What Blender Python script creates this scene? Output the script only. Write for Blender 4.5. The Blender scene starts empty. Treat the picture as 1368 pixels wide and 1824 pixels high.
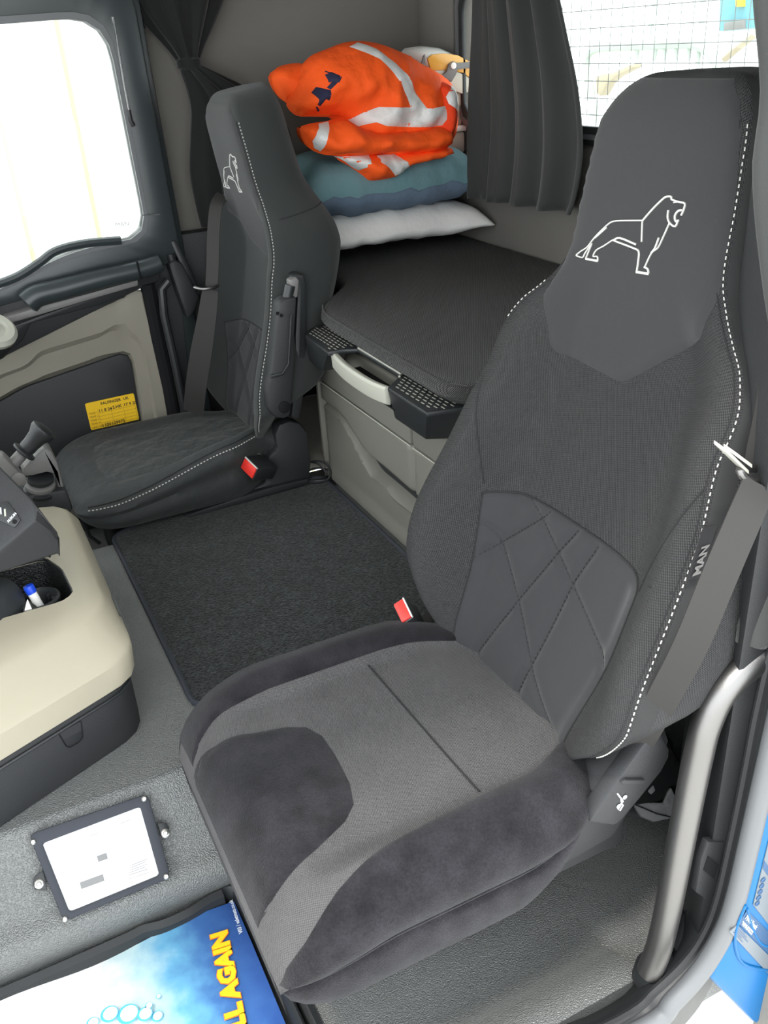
import bpy, bmesh, math, random
from mathutils import Vector, Matrix, noise
from mathutils.geometry import delaunay_2d_cdt
random.seed(7)
SC = bpy.context.scene
COL = SC.collection
PI = math.pi

# ---------------------------------------------------------------- camera
# world axes: x = across the cab (away from the open door), y = vehicle forward, z = up, metres
CAM = Vector((0, 0, 1.40)); FPX = 1608.0
_p, _y, _r = math.radians(27.8), math.radians(24.7), math.radians(-3.85)
FWD = Vector((math.cos(_p) * math.cos(_y), -math.cos(_p) * math.sin(_y), -math.sin(_p)))
_rr = Vector((-math.sin(_y), -math.cos(_y), 0)); _uu = _rr.cross(FWD)
RGT = _rr * math.cos(_r) + _uu * math.sin(_r); UPV = -_rr * math.sin(_r) + _uu * math.cos(_r)
cd = bpy.data.cameras.new('camera'); cam = bpy.data.objects.new('camera', cd); COL.objects.link(cam)
cd.sensor_fit = 'VERTICAL'; cd.sensor_height = 24; cd.sensor_width = 18; cd.lens = 24 * FPX / 1824
cd.clip_start = 0.02; cd.clip_end = 200
cam.matrix_world = Matrix(((RGT.x, UPV.x, -FWD.x, CAM.x), (RGT.y, UPV.y, -FWD.y, CAM.y), (RGT.z, UPV.z, -FWD.z, CAM.z), (0, 0, 0, 1)))
SC.camera = cam
# ---------------------------------------------------------------- world, light, exposure
W = bpy.data.worlds.new('overcast_sky'); SC.world = W; W.use_nodes = True
bg = W.node_tree.nodes['Background']; bg.inputs[0].default_value = (0.93, 0.97, 1.0, 1); bg.inputs[1].default_value = 3.4
SC.view_settings.view_transform = 'Standard'; SC.view_settings.look = 'None'
SC.view_settings.gamma = 1; SC.view_settings.use_curve_mapping = False
SC.view_settings.exposure = 0.48
sd = bpy.data.lights.new('sun', 'SUN'); sd.energy = 2.0; sd.angle = math.radians(6); sd.color = (1, .96, .9)
sun = bpy.data.objects.new('sun', sd); COL.objects.link(sun)
sun.rotation_euler = Vector((0.25, -0.35, -1.0)).to_track_quat('-Z', 'Y').to_euler()
SC.cycles.max_bounces = 10; SC.cycles.diffuse_bounces = 6; SC.cycles.use_denoising = True
SC.cycles.sample_clamp_indirect = 8

# ---------------------------------------------------------------- helpers
def at(u, v, x=None, y=None, z=None, n=None, o=None):
    """the point of a real plane of the cab (x=, y=, z= or normal n through o) seen at u, v of the survey photograph"""
    d = FWD * FPX + RGT * (u - 684) + UPV * (912 - v)
    if n is not None: t = (Vector(o) - CAM).dot(Vector(n)) / d.dot(Vector(n))
    elif x is not None: t = (x - CAM.x) / d.x
    elif y is not None: t = (y - CAM.y) / d.y
    else: t = (z - CAM.z) / d.z
    return CAM + d * t

def mat(name, col, rough=.6, metal=0, spec=.5, bump=None, var=None, sheen=0, coat=0, emit=0, trans=0):
    m = bpy.data.materials.new(name); m.use_nodes = True
    nt = m.node_tree; N = nt.nodes; L = nt.links; b = N['Principled BSDF']
    b.inputs['Base Color'].default_value = (*col, 1); b.inputs['Roughness'].default_value = rough
    b.inputs['Metallic'].default_value = metal; b.inputs['Specular IOR Level'].default_value = spec
    if sheen:
        b.inputs['Sheen Weight'].default_value = sheen; b.inputs['Sheen Roughness'].default_value = .45
    if coat: b.inputs['Coat Weight'].default_value = coat
    tc = N.new('ShaderNodeTexCoord')
    def tex(kind, scale, det=3.0):
        if kind == 'noise':
            t = N.new('ShaderNodeTexNoise'); t.inputs['Scale'].default_value = scale; t.inputs['Detail'].default_value = det
            L.new(tc.outputs['Object'], t.inputs['Vector']); return t.outputs[0]
        if kind == 'voronoi':
            t = N.new('ShaderNodeTexVoronoi'); t.feature = 'SMOOTH_F1'; t.inputs['Scale'].default_value = scale
            L.new(tc.outputs['Object'], t.inputs['Vector'])
            iv = N.new('ShaderNodeMath'); iv.operation = 'MULTIPLY'; iv.inputs[1].default_value = -1.0
            L.new(t.outputs['Distance'], iv.inputs[0]); return iv.outputs[0]
        # woven cloth on the uv map (metres): two crossed sine waves
        s = N.new('ShaderNodeSeparateXYZ'); L.new(tc.outputs['UV'], s.inputs[0]); o = []
        for ax, k in (('X', 1.0), ('Y', 1.3)):
            a = N.new('ShaderNodeMath'); a.operation = 'MULTIPLY'; a.inputs[1].default_value = scale * k * 2 * PI
            L.new(s.outputs[ax], a.inputs[0])
            if kind == 'diag':
                c = N.new('ShaderNodeMath'); c.operation = 'MULTIPLY_ADD'; c.inputs[1].default_value = scale * PI * (1 if ax == 'X' else -1)
                L.new(s.outputs['Y' if ax == 'X' else 'X'], c.inputs[0]); L.new(a.outputs[0], c.inputs[2]); a = c
            q = N.new('ShaderNodeMath'); q.operation = 'SINE'; L.new(a.outputs[0], q.inputs[0]); o.append(q.outputs[0])
        mu = N.new('ShaderNodeMath'); mu.operation = 'MULTIPLY'; L.new(o[0], mu.inputs[0]); L.new(o[1], mu.inputs[1])
        return mu.outputs[0]
    if var:
        for vr in (var if isinstance(var, list) else [var]):
            kind, scale, amt = vr
            h = tex(kind, scale)
            mp = N.new('ShaderNodeMapRange')
            mp.inputs[1].default_value = -1 if kind in ('weave', 'diag') else .3
            mp.inputs[2].default_value = 1 if kind in ('weave', 'diag') else .7
            mp.inputs[3].default_value = 1 - amt; mp.inputs[4].default_value = 1 + amt
            L.new(h, mp.inputs[0])
            mx = N.new('ShaderNodeVectorMath'); mx.operation = 'SCALE'
            src = b.inputs['Base Color'].links[0].from_socket if b.inputs['Base Color'].links else None
            if src: L.new(src, mx.inputs[0])
            else: mx.inputs[0].default_value = col
            L.new(mp.outputs[0], mx.inputs['Scale']); L.new(mx.outputs[0], b.inputs['Base Color'])
    if bump:
        prev = None
        for kind, scale, dist in (bump if isinstance(bump, list) else [bump]):
            bn = N.new('ShaderNodeBump'); bn.inputs['Distance'].default_value = dist; bn.inputs['Strength'].default_value = 1
            L.new(tex(kind, scale), bn.inputs['Height'])
            if prev: L.new(prev, bn.inputs['Normal'])
            prev = bn.outputs[0]
        L.new(prev, b.inputs['Normal'])
    if trans:
        t = N.new('ShaderNodeBsdfTransparent'); t.inputs[0].default_value = (*col, 1)
        g = N.new('ShaderNodeBsdfGlossy'); g.inputs['Roughness'].default_value = .02
        f = N.new('ShaderNodeLayerWeight'); f.inputs[0].default_value = .5
        pw = N.new('ShaderNodeMath'); pw.operation = 'POWER'; pw.inputs[1].default_value = 5; L.new(f.outputs['Facing'], pw.inputs[0])
        ad = N.new('ShaderNodeMath'); ad.operation = 'MULTIPLY_ADD'; ad.inputs[1].default_value = .8; ad.inputs[2].default_value = .03; L.new(pw.outputs[0], ad.inputs[0])
        mx = N.new('ShaderNodeMixShader'); L.new(ad.outputs[0], mx.inputs[0]); L.new(t.outputs[0], mx.inputs[1]); L.new(g.outputs[0], mx.inputs[2])
        L.new(mx.outputs[0], N['Material Output'].inputs['Surface'])
    return m

M = {}
M['wall'] = mat('grey_lining', (.170, .162, .146), .95, spec=.15, bump=('noise', 900, .0006), var=('noise', 3, .05))
M['headliner'] = mat('pale_headliner', (.50, .49, .46), .95, spec=.1)
M['dark'] = mat('black_plastic', (.019, .021, .0225), .42, bump=('noise', 1200, .0002))
M['darkmat'] = mat('matt_black_plastic', (.019, .020, .0215), .6, bump=('voronoi', 700, .0003))
M['teal_trim'] = mat('smooth_dark_trim', (.028, .036, .038), .33)
M['black'] = mat('deep_black', (.008, .008, .009), .8, spec=.2)
M['rubber'] = mat('pebbled_rubber_floor', (.155, .16, .155), .33, spec=.7, bump=('voronoi', 480, .0022))
M['carpet'] = mat('carpet_pile', (.022, .025, .025), 1, spec=.1, bump=('noise', 260, .005), var=[('noise', 130, .75), ('noise', 40, .3)], sheen=.15)
M['piping'] = mat('dark_blue_piping', (.03, .034, .045), .7)
M['beige'] = mat('beige_plastic', (.385, .35, .265), .55, bump=('noise', 1500, .0002))
M['door_beige'] = mat('door_beige_plastic', (.235, .218, .175), .6, bump=('noise', 1300, .00025))
M['cab_beige'] = mat('cabinet_grey_beige_plastic', (.18, .175, .15), .5, bump=('noise', 1300, .0002))
M['silver'] = mat('pale_silver_plastic', (.42, .42, .36), .4)
M['mesh_cloth'] = mat('woven_backrest_cloth', (.041, .041, .0425), .85, spec=.3, bump=('diag', 185, .0030), var=('diag', 185, .38), sheen=.08)
M['panel_cloth'] = mat('smooth_neoprene_panel', (.035, .035, .036), .85, spec=.25, bump=('noise', 1500, .0003), sheen=.15)
M['quilt_cloth'] = mat('quilted_cloth', (.029, .029, .031), .8, spec=.3, bump=('noise', 1600, .0003), sheen=.15)
M['seat_cloth'] = mat('ribbed_seat_cloth', (.125, .12, .122), .9, spec=.25, bump=('diag', 240, .0020), var=[('diag', 240, .32), ('noise', 14, .10)], sheen=.08)
M['plush'] = mat('charcoal_plush', (.0165, .0157, .0185), .95, spec=.15, bump=('noise', 700, .0015), var=[('noise', 22, .42), ('noise', 300, .25)], sheen=.10)
M['cover'] = mat('dark_seat_cover', (.030, .033, .033), .7, spec=.35, bump=[('noise', 1500, .0002), ('noise', 14, .012)], sheen=.1)
M['cover2'] = mat('dark_seat_cover_panel', (.038, .042, .041), .68, spec=.35, bump=[('noise', 1500, .0002), ('noise', 18, .02)], sheen=.1)
M['far_cloth'] = mat('far_seat_cloth', (.028, .031, .030), .9, spec=.25, bump=('noise', 1500, .0005), sheen=.15)
M['stitch'] = mat('white_thread', (.52, .51, .48), .8)
M['seam'] = mat('dark_seam', (.015, .015, .016), .9)
M['lion'] = mat('silver_embroidery', (.62, .61, .58), .6, bump=('noise', 1800, .0004))
M['belt'] = mat('seat_belt_webbing', (.020, .0185, .017), .75, bump=('weave', 330, .0006))
M['red'] = mat('red_button', (.80, .04, .03), .4)
M['steel'] = mat('brushed_steel', (.21, .205, .20), .42, metal=1, bump=('noise', 500, .00015))
M['bolt'] = mat('zinc_bolt', (.62, .61, .57), .35, metal=1)
M['chrome'] = mat('bright_metal', (.85, .84, .8), .2, metal=1)
M['mattress'] = mat('ribbed_mattress_cloth', (.028, .028, .026), .9, spec=.25, bump=('weave', 170, .0018), var=[('weave', 170, .35), ('noise', 9, .12)], sheen=.15)
M['white_cloth'] = mat('white_pillow_cotton', (.84, .83, .80), .85, bump=('noise', 20, .006), spec=.2)
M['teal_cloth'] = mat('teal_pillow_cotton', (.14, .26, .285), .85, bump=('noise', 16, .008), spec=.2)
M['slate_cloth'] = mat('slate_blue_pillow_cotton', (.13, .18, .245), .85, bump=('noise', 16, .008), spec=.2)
M['orange'] = mat('hi_vis_orange', (.95, .105, .012), .75, bump=('noise', 13, .012), spec=.25)
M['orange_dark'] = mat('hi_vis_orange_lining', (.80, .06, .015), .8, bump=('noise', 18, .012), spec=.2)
M['reflect'] = mat('reflective_tape', (.66, .66, .64), .35, bump=('noise', 25, .006))
M['navy'] = mat('navy_print', (.012, .012, .045), .8)
M['curtain'] = mat('dark_curtain', (.012, .013, .013), .85, spec=.2, bump=('noise', 1200, .0002), sheen=.2)
M['curtain_grey'] = mat('grey_curtain', (.042, .044, .042), .85, spec=.2, bump=('noise', 1200, .0003), sheen=.2)
M['white'] = mat('white_plastic', (.78, .77, .73), .35)
M['cream'] = mat('cream_card', (.55, .52, .44), .7)
M['amber'] = mat('amber_visor', (.72, .38, .07), .2)
M['grey_plastic'] = mat('mid_grey_plastic', (.16, .155, .15), .5)
M['yellow'] = mat('yellow_label', (.90, .56, .012), .6)
M['ink'] = mat('black_ink', (.02, .015, .01), .7)
M['ink_faint'] = mat('faint_brown_ink', (.48, .27, .01), .7)
M['paper'] = mat('white_paper', (.82, .82, .82), .6)
M['paper_grey'] = mat('grey_print', (.22, .22, .22), .7)
M['text_yellow'] = mat('yellow_lettering', (.95, .60, .01), .6)
M['text_orange'] = mat('orange_outline', (.85, .20, .02), .6)
M['text_white'] = mat('pale_lettering', (.75, .80, .85), .6)
M['blue_paint'] = mat('blue_body_paint', (.003, .10, .27), .35, spec=.25)
M['seal'] = mat('grey_rubber_seal', (.12, .125, .13), .5)
M['label_blue'] = mat('blue_type_plate', (.02, .07, .16), .4)
M['label_silver'] = mat('silver_type_plate', (.13, .15, .17), .4)
M['blue_ring'] = mat('blue_pull_loop', (.06, .30, .42), .5)
M['glass'] = mat('window_glass', (.93, .96, .95), trans=1)
M['wire'] = mat('galvanised_wire', (.34, .35, .34), .5, metal=.3)
M['concrete'] = mat('concrete_yard', (.62, .61, .58), .95, var=('noise', 2, .08))
M['cladding'] = mat('white_cladding', (.80, .80, .78), .7)
M['cladding_gap'] = mat('yellowish_cladding_gap', (.55, .55, .36), .8)
M['crane_grey'] = mat('pale_green_grey_steel', (.42, .47, .42), .6)
M['crane_white'] = mat('white_paint', (.8, .8, .8), .5)
M['teal_paint'] = mat('teal_tank', (.10, .30, .36), .5)
M['rust'] = mat('brown_steel', (.42, .36, .26), .7)
M['pen_blue'] = mat('blue_pen_cap', (.01, .06, .55), .35)
M['grey_cloth'] = mat('grey_bag_panel', (.22, .22, .22), .8, bump=('noise', 40, .004))

def tag(o, label=None, cat=None, group=None, kind=None):
    for k, v in (('label', label), ('category', cat), ('group', group), ('kind', kind)):
        if v: o[k] = v
    return o
def root_loc(o):
    v = Vector((0, 0, 0))
    while o: v = v + o.location; o = o.parent
    return v
def thing(name, loc, label, cat, group=None, kind=None):
    o = bpy.data.objects.new(name, None); COL.objects.link(o); o.location = loc; o.empty_display_size = .05
    return tag(o, label, cat, group, kind)

class MB:
    def __init__(s): s.v = []; s.f = []; s.uv = None
    def add(s, vs, fs):
        o = len(s.v); s.v += [Vector(p) for p in vs]; s.f += [[i + o for i in f] for f in fs]; return s
    def box(s, a, b):
        (x0, y0, z0), (x1, y1, z1) = a, b
        return s.add([(x0, y0, z0), (x1, y0, z0), (x1, y1, z0), (x0, y1, z0), (x0, y0, z1), (x1, y0, z1), (x1, y1, z1), (x0, y1, z1)],
                     [(0, 3, 2, 1), (4, 5, 6, 7), (0, 1, 5, 4), (1, 2, 6, 5), (2, 3, 7, 6), (3, 0, 4, 7)])
    def obox(s, c, ax, ay, az):
        """box from its centre and three half-axis vectors"""
        c, ax, ay, az = Vector(c), Vector(ax), Vector(ay), Vector(az)
        vs = [c + ax * i + ay * j + az * k for k in (-1, 1) for i, j in ((-1, -1), (1, -1), (1, 1), (-1, 1))]
        return s.add(vs, [(0, 3, 2, 1), (4, 5, 6, 7), (0, 1, 5, 4), (1, 2, 6, 5), (2, 3, 7, 6), (3, 0, 4, 7)])
    def prism(s, pts, d):
        """extrude a polygon of 3-D points along vector d"""
        d = Vector(d); n = len(pts); p = [Vector(q) for q in pts]
        return s.add(p + [q + d for q in p], [list(range(n))[::-1], list(range(n, 2 * n))] + [(i, (i + 1) % n, n + (i + 1) % n, n + i) for i in range(n)])
    def loft(s, secs, close=True, caps=True):
        n = len(secs[0]); vs = [q for sec in secs for q in sec]; fs = []
        for k in range(len(secs) - 1):
            for i in range(n if close else n - 1):
                a, b = k * n + i, k * n + (i + 1) % n
                fs.append((a, b, b + n, a + n))
        if caps and close: fs += [list(range(n))[::-1], list(range((len(secs) - 1) * n, len(secs) * n))]
        return s.add(vs, fs)
    def tube(s, path, r, n=8, flat=None, caps=True):
        path = [Vector(p) for p in path]; secs = []; up = None
        for i, p in enumerate(path):
            t = (path[min(i + 1, len(path) - 1)] - path[max(i - 1, 0)]).normalized()
            if up is None:
                up = Vector((0, 0, 1)) if abs(t.z) < .9 else Vector((1, 0, 0))
            a = t.cross(up).normalized(); up = a.cross(t).normalized()
            rr = r[i] if isinstance(r, (list, tuple)) else r
            secs.append([p + a * (math.cos(2 * PI * k / n) * rr) + up * (math.sin(2 * PI * k / n) * rr * (flat or 1)) for k in range(n)])
        return s.loft(secs, True, caps)
    def ribbon(s, path, width, nrm, th=.0015):
        """flat strap: width across, nrm = facing direction per point or one vector"""
        path = [Vector(p) for p in path]; secs = []
        for i, p in enumerate(path):
            t = (path[min(i + 1, len(path) - 1)] - path[max(i - 1, 0)]).normalized()
            nn = Vector(nrm[i] if isinstance(nrm, list) else nrm); a = t.cross(nn).normalized(); nn = a.cross(t).normalized()
            w = (width[i] if isinstance(width, (list, tuple)) else width) / 2
            secs.append([p + a * w - nn * th, p + a * w + nn * th, p - a * w + nn * th, p - a * w - nn * th])
        return s.loft(secs)
    def lathe(s, prof, c, axis, n=20):
        c = Vector(c); ax = Vector(axis).normalized(); e = ax.orthogonal().normalized(); g = ax.cross(e)
        return s.loft([[c + ax * h + e * (math.cos(2 * PI * k / n) * r) + g * (math.sin(2 * PI * k / n) * r) for k in range(n)] for r, h in prof])
    def ring(s, outer, inner, d):
        """frame between two loops of equal length, extruded by d"""
        d = Vector(d); n = len(outer); o = [Vector(p) for p in outer]; i_ = [Vector(p) for p in inner]
        vs = o + i_ + [p + d for p in o] + [p + d for p in i_]; fs = []
        for k in range(n):
            j = (k + 1) % n
            fs += [(k, j, n + j, n + k), (2 * n + k, 3 * n + k, 3 * n + j, 2 * n + j), (k, 2 * n + k, 2 * n + j, j), (n + k, n + j, 3 * n + j, 3 * n + k)]
        return s.add(vs, fs)
    def build(s, name, m, parent=None, smooth=True, bevel=0, seg=2, kind=None, label=None, sub=0, uv=None, ang=35):
        off = root_loc(parent) if parent else Vector((0, 0, 0))
        bm = bmesh.new(); vs = [bm.verts.new(p - off) for p in s.v]
        for f in s.f:
            try: bm.faces.new([vs[i] for i in f])
            except ValueError: pass
        bmesh.ops.recalc_face_normals(bm, faces=bm.faces)
        if bevel:
            bm.normal_update()
            ed = [e for e in bm.edges if len(e.link_faces) == 2 and e.calc_face_angle(0) > math.radians(32)]
            if ed: bmesh.ops.bevel(bm, geom=ed, offset=bevel, segments=seg, profile=.5, affect='EDGES', clamp_overlap=True)
        me = bpy.data.meshes.new(name)
        if s.uv and not bevel:
            lay = bm.loops.layers.uv.new('uv'); bm.verts.index_update()
            for f in bm.faces:
                for l in f.loops: l[lay].uv = s.uv[l.vert.index]
        bm.to_mesh(me); bm.free()
        me.materials.append(M[m])
        if smooth:
            me.shade_smooth()
            try: me.set_sharp_from_angle(angle=math.radians(ang))
            except Exception: pass
        o = bpy.data.objects.new(name, me); COL.objects.link(o)
        if parent: o.parent = parent
        if sub:
            sm = o.modifiers.new('sub', 'SUBSURF'); sm.levels = sub; sm.render_levels = sub
        if kind: o['kind'] = kind
        if label: o['label'] = label
        return o

def lerp_tab(tab, t):
    if t <= tab[0][0]: return tab[0][1]
    for (a, p), (b, q) in zip(tab, tab[1:]):
        if t <= b:
            k = (t - a) / (b - a); k = k * k * (3 - 2 * k) if False else k
            return p + (q - p) * k
    return tab[-1][1]
def smooth_tab(tab):
    """monotone-ish cubic through (t, value) pairs"""
    n = len(tab); ms = []
    for i in range(n):
        a, b = tab[max(i - 1, 0)], tab[min(i + 1, n - 1)]
        ms.append((b[1] - a[1]) / (b[0] - a[0]))
    def f(t):
        if t <= tab[0][0]: return tab[0][1]
        if t >= tab[-1][0]: return tab[-1][1]
        for i in range(n - 1):
            if t <= tab[i + 1][0]:
                h = tab[i + 1][0] - tab[i][0]; k = (t - tab[i][0]) / h
                return ((2*k**3 - 3*k**2 + 1) * tab[i][1] + (k**3 - 2*k**2 + k) * h * ms[i] + (-2*k**3 + 3*k**2) * tab[i+1][1] + (k**3 - k**2) * h * ms[i+1])
    return f
def sstep(a, b, t):
    k = max(0, min(1, (t - a) / (b - a))); return k * k * (3 - 2 * k)
def seg_d(p, a, b):
    ax, ay = b[0] - a[0], b[1] - a[1]; l = ax * ax + ay * ay
    t = 0 if l == 0 else max(0, min(1, ((p[0] - a[0]) * ax + (p[1] - a[1]) * ay) / l))
    return math.hypot(p[0] - a[0] - ax * t, p[1] - a[1] - ay * t)
def poly_d(p, poly): return min(seg_d(p, poly[i], poly[(i + 1) % len(poly)]) for i in range(len(poly)))
def inside(p, poly):
    c = False; n = len(poly)
    for i in range(n):
        a, b = poly[i], poly[i - 1]
        if (a[1] > p[1]) != (b[1] > p[1]) and p[0] < (b[0] - a[0]) * (p[1] - a[1]) / (b[1] - a[1]) + a[0]: c = not c
    return c
def rounded(poly, r, n=5):
    out = []; m = len(poly); P = [Vector(q) for q in poly]
    for i in range(m):
        a, b, c = P[i - 1], P[i], P[(i + 1) % m]; rr = r[i] if isinstance(r, (list, tuple)) else r
        d1, d2 = (a - b), (c - b); k = min(rr, d1.length * .49, d2.length * .49)
        p, q = b + d1.normalized() * k, b + d2.normalized() * k
        for j in range(n + 1):
            t = j / n; out.append(p * (1 - t) ** 2 + b * 2 * t * (1 - t) + q * t * t)
    return out
def resample(loop, n):
    L = [Vector(p) for p in loop]; m = len(L); seg = [(L[(i + 1) % m] - L[i]).length for i in range(m)]; tot = sum(seg); out = []
    for k in range(n):
        t = tot * k / n; i = 0
        while t > seg[i]: t -= seg[i]; i += 1
        out.append(L[i].lerp(L[(i + 1) % m], t / seg[i] if seg[i] else 0))
    return out
def spline(pts, n=8):
    P = [Vector(p) for p in pts]; out = []
    for i in range(len(P) - 1):
        p0, p1, p2, p3 = P[max(i - 1, 0)], P[i], P[i + 1], P[min(i + 2, len(P) - 1)]
        for k in range(n):
            t = k / n
            out.append(.5 * (2 * p1 + (p2 - p0) * t + (2 * p0 - 5 * p1 + 4 * p2 - p3) * t * t + (3 * p1 - p0 - 3 * p2 + p3) * t ** 3))
    return out + [P[-1]]
def tri_poly(poly, step):
    """points and triangles filling a 2-D polygon (edges resampled)"""
    P = [Vector((p[0], p[1])) for p in poly]; bd = []
    for i in range(len(P)):
        a, b = P[i], P[(i + 1) % len(P)]; k = max(1, int((b - a).length / step))
        bd += [a.lerp(b, j / k) for j in range(k)]
    x0, x1 = min(p.x for p in bd), max(p.x for p in bd); y0, y1 = min(p.y for p in bd), max(p.y for p in bd)
    pts = list(bd); nb = len(bd)
    for j in range(int((y1 - y0) / step) + 2):
        for i in range(int((x1 - x0) / step) + 2):
            q = Vector((x0 + (i + .5 * (j % 2)) * step, y0 + j * step))
            if inside(q, bd) and poly_d(q, bd) > step * .45: pts.append(q)
    v, e, f, *_ = delaunay_2d_cdt(pts, [(i, (i + 1) % nb) for i in range(nb)], [list(range(nb))], 1, 1e-7)
    return v, f, bd
def snormal(S, a, b, e=.002):
    p = S(a, b); n = (S(a + e, b) - p).cross(S(a, b + e) - p)
    return n.normalized() if n.length > 1e-12 else Vector((0, 1, 0))
def patch(S, poly, off, step, flip=1, ramp=.006, extra=None):
    """a panel of its own lying on surface S over a polygon of its parameters"""
    v, f, bd = tri_poly(poly, step); mb = MB(); vs = []
    for p in v:
        d = poly_d(p, bd); h = off * math.sqrt(min(1, d / ramp)) + .0004
        if extra: h += extra(p[0], p[1], d)
        vs.append(S(p[0], p[1]) + snormal(S, p[0], p[1]) * h * flip)
    mb.add(vs, f); mb.uv = [(p[0], p[1]) for p in v]; return mb
def on_surf(S, path, off=.001, flip=1):
    return [S(a, b) + snormal(S, a, b) * off * flip for a, b in path], [snormal(S, a, b) * flip for a, b in path]
def walk(path, step):
    """points every step along a 2-D polyline"""
    out = []; acc = 0
    for a, b in zip(path, path[1:]):
        l = math.hypot(b[0] - a[0], b[1] - a[1]); t = acc
        if l < 1e-9: continue
        while t < l: out.append((a[0] + (b[0] - a[0]) * t / l, a[1] + (b[1] - a[1]) * t / l)); t += step
        acc = t - l
    return out
def stitches(S, path, m='stitch', name='stitching', parent=None, ln=.0055, gap=.0038, wd=.0022, off=.0012, flip=1):
    mb = MB(); pts = walk(path, (ln + gap) / 4)
    for i in range(0, len(pts) - 3, 4):
        q, n = on_surf(S, [pts[i], pts[i + 2]], off, flip)
        if (q[1] - q[0]).length > 1e-5: mb.ribbon(q, wd, n, .0007)
    return mb.build(name, m, parent, kind='stuff')
def text_mesh(txt, size, bold=0):
    c = bpy.data.curves.new('t', 'FONT'); c.body = txt; c.size = size; c.offset = bold; c.extrude = 0; c.resolution_u = 2
    o = bpy.data.objects.new('t', c); COL.objects.link(o)
    dg = bpy.context.evaluated_depsgraph_get(); me = bpy.data.meshes.new_from_object(o.evaluated_get(dg))
    vs = [Vector(v.co) for v in me.vertices]; fs = [list(p.vertices) for p in me.polygons]
    bpy.data.objects.remove(o); bpy.data.curves.remove(c); bpy.data.meshes.remove(me); return vs, fs
def lettering(txt, size, o, ex, ey, name, m, parent, bold=0, lift=.0006, sx=1.0):
    """flat printed words: baseline origin o, reading direction ex, letter-up direction ey"""
    vs, fs = text_mesh(txt, size, bold); ex, ey = Vector(ex).normalized(), Vector(ey).normalized(); n = ex.cross(ey)
    return MB().add([Vector(o) + ex * v.x * sx + ey * v.y + n * lift for v in vs], fs).build(name, m, parent, smooth=False)

# ================================================================ the cab shell
def struct(name, mb, m, parent=None, **k):
    o = mb.build(name, m, parent, **k)
    if not parent: o['kind'] = 'structure'
    return o
XW, YR, ZC = 2.85, -1.56, 1.95
struct('floor', MB().box((.64, -1.56, -.03), (2.80, 1.15, .02)), 'rubber', smooth=False)
prof = [(1.172, .019), (1.171, .055), (1.164, .078), (1.164, .102), (1.174, .120), (1.192, .131), (1.212, .146), (1.265, .218), (1.285, .246), (1.31, .263), (1.345, .27),
        (2.10, .27), (2.16, .255), (2.25, .12), (2.27, .019)]
prof = [(p.x, p.z) for p in spline([(a, 0, b) for a, b in prof], 3)]
struct('trim_1', MB().loft([[(x, y, z) for x, z in prof] for y in (-.86, -.4, 0, .4, 1.1)]), 'rubber', label='pebbled rubber engine tunnel')
# walls and roof: the window opening is left in the rear wall
WX0, WX1, WZ0, WZ1 = .95, 2.60, 1.155, 1.505
struct('wall_rear', MB().box((.58, YR - .06, 0), (WX0, YR, ZC)).box((WX1, YR - .06, 0), (XW, YR, ZC))
       .box((WX0, YR - .06, 0), (WX1, YR, WZ0)).box((WX0, YR - .06, WZ1), (WX1, YR, ZC)), 'wall', smooth=False)
struct('wall_right', MB().box((XW, YR, 0), (XW + .05, -.62, ZC)), 'wall', smooth=False)
struct('wall_right.001', MB().box((2.80, -.66, -.03), (2.85, 1.15, .62)), 'darkmat', smooth=False)
struct('wall_left', MB().box((.53, YR, -.1), (.58, -.86, ZC)), 'wall', smooth=False)
struct('ceiling', MB().box((.55, YR, ZC), (XW + .05, 1.15, ZC + .05)), 'headliner', smooth=False)
struct('wall_front', MB().box((.62, 1.10, -.05), (2.82, 1.15, .85)).box((.62, 1.10, 1.75), (2.82, 1.15, ZC)), 'darkmat', smooth=False)
# corner column between rear window and side wall, soft vertical rib
rib = MB(); rib.prism([(2.845, YR, .87), (2.845, YR + .02, .87), (2.74, YR + .025, .87), (2.70, YR + .012, .87), (2.66, YR, .87)], (0, 0, 1.07))
struct('trim_2', rib, 'wall', smooth=True, bevel=.006)
# rear window: rubber frame, pane
wf = thing('window_1', (1.78, YR, 1.155), None, None); wf['kind'] = 'structure'
out = resample(rounded([(WX0 - .035, YR, WZ0 - .035), (WX1 + .035, YR, WZ0 - .035), (WX1 + .035, YR, WZ1 + .035), (WX0 - .035, YR, WZ1 + .035)], .06), 80)
inn = resample(rounded([(WX0 + .012, YR, WZ0 + .012), (WX1 - .012, YR, WZ0 + .012), (WX1 - .012, YR, WZ1 - .012), (WX0 + .012, YR, WZ1 - .012)], .05), 80)
mid = [a.lerp(b, .45) + Vector((0, .012, 0)) for a, b in zip(out, inn)]
MB().ring(out, inn, (0, .014, 0)).build('window_frame', 'dark', wf, bevel=.004)
MB().ring([a.lerp(b, .35) + Vector((0, .014, 0)) for a, b in zip(out, inn)], [a.lerp(b, .6) + Vector((0, .014, 0)) for a, b in zip(out, inn)], (0, .006, 0)).build('rubber_lip', 'seal', wf)
MB().prism([p + Vector((0, -.03, 0)) for p in inn], (0, -.004, 0)).build('pane', 'glass', wf, smooth=False)

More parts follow.
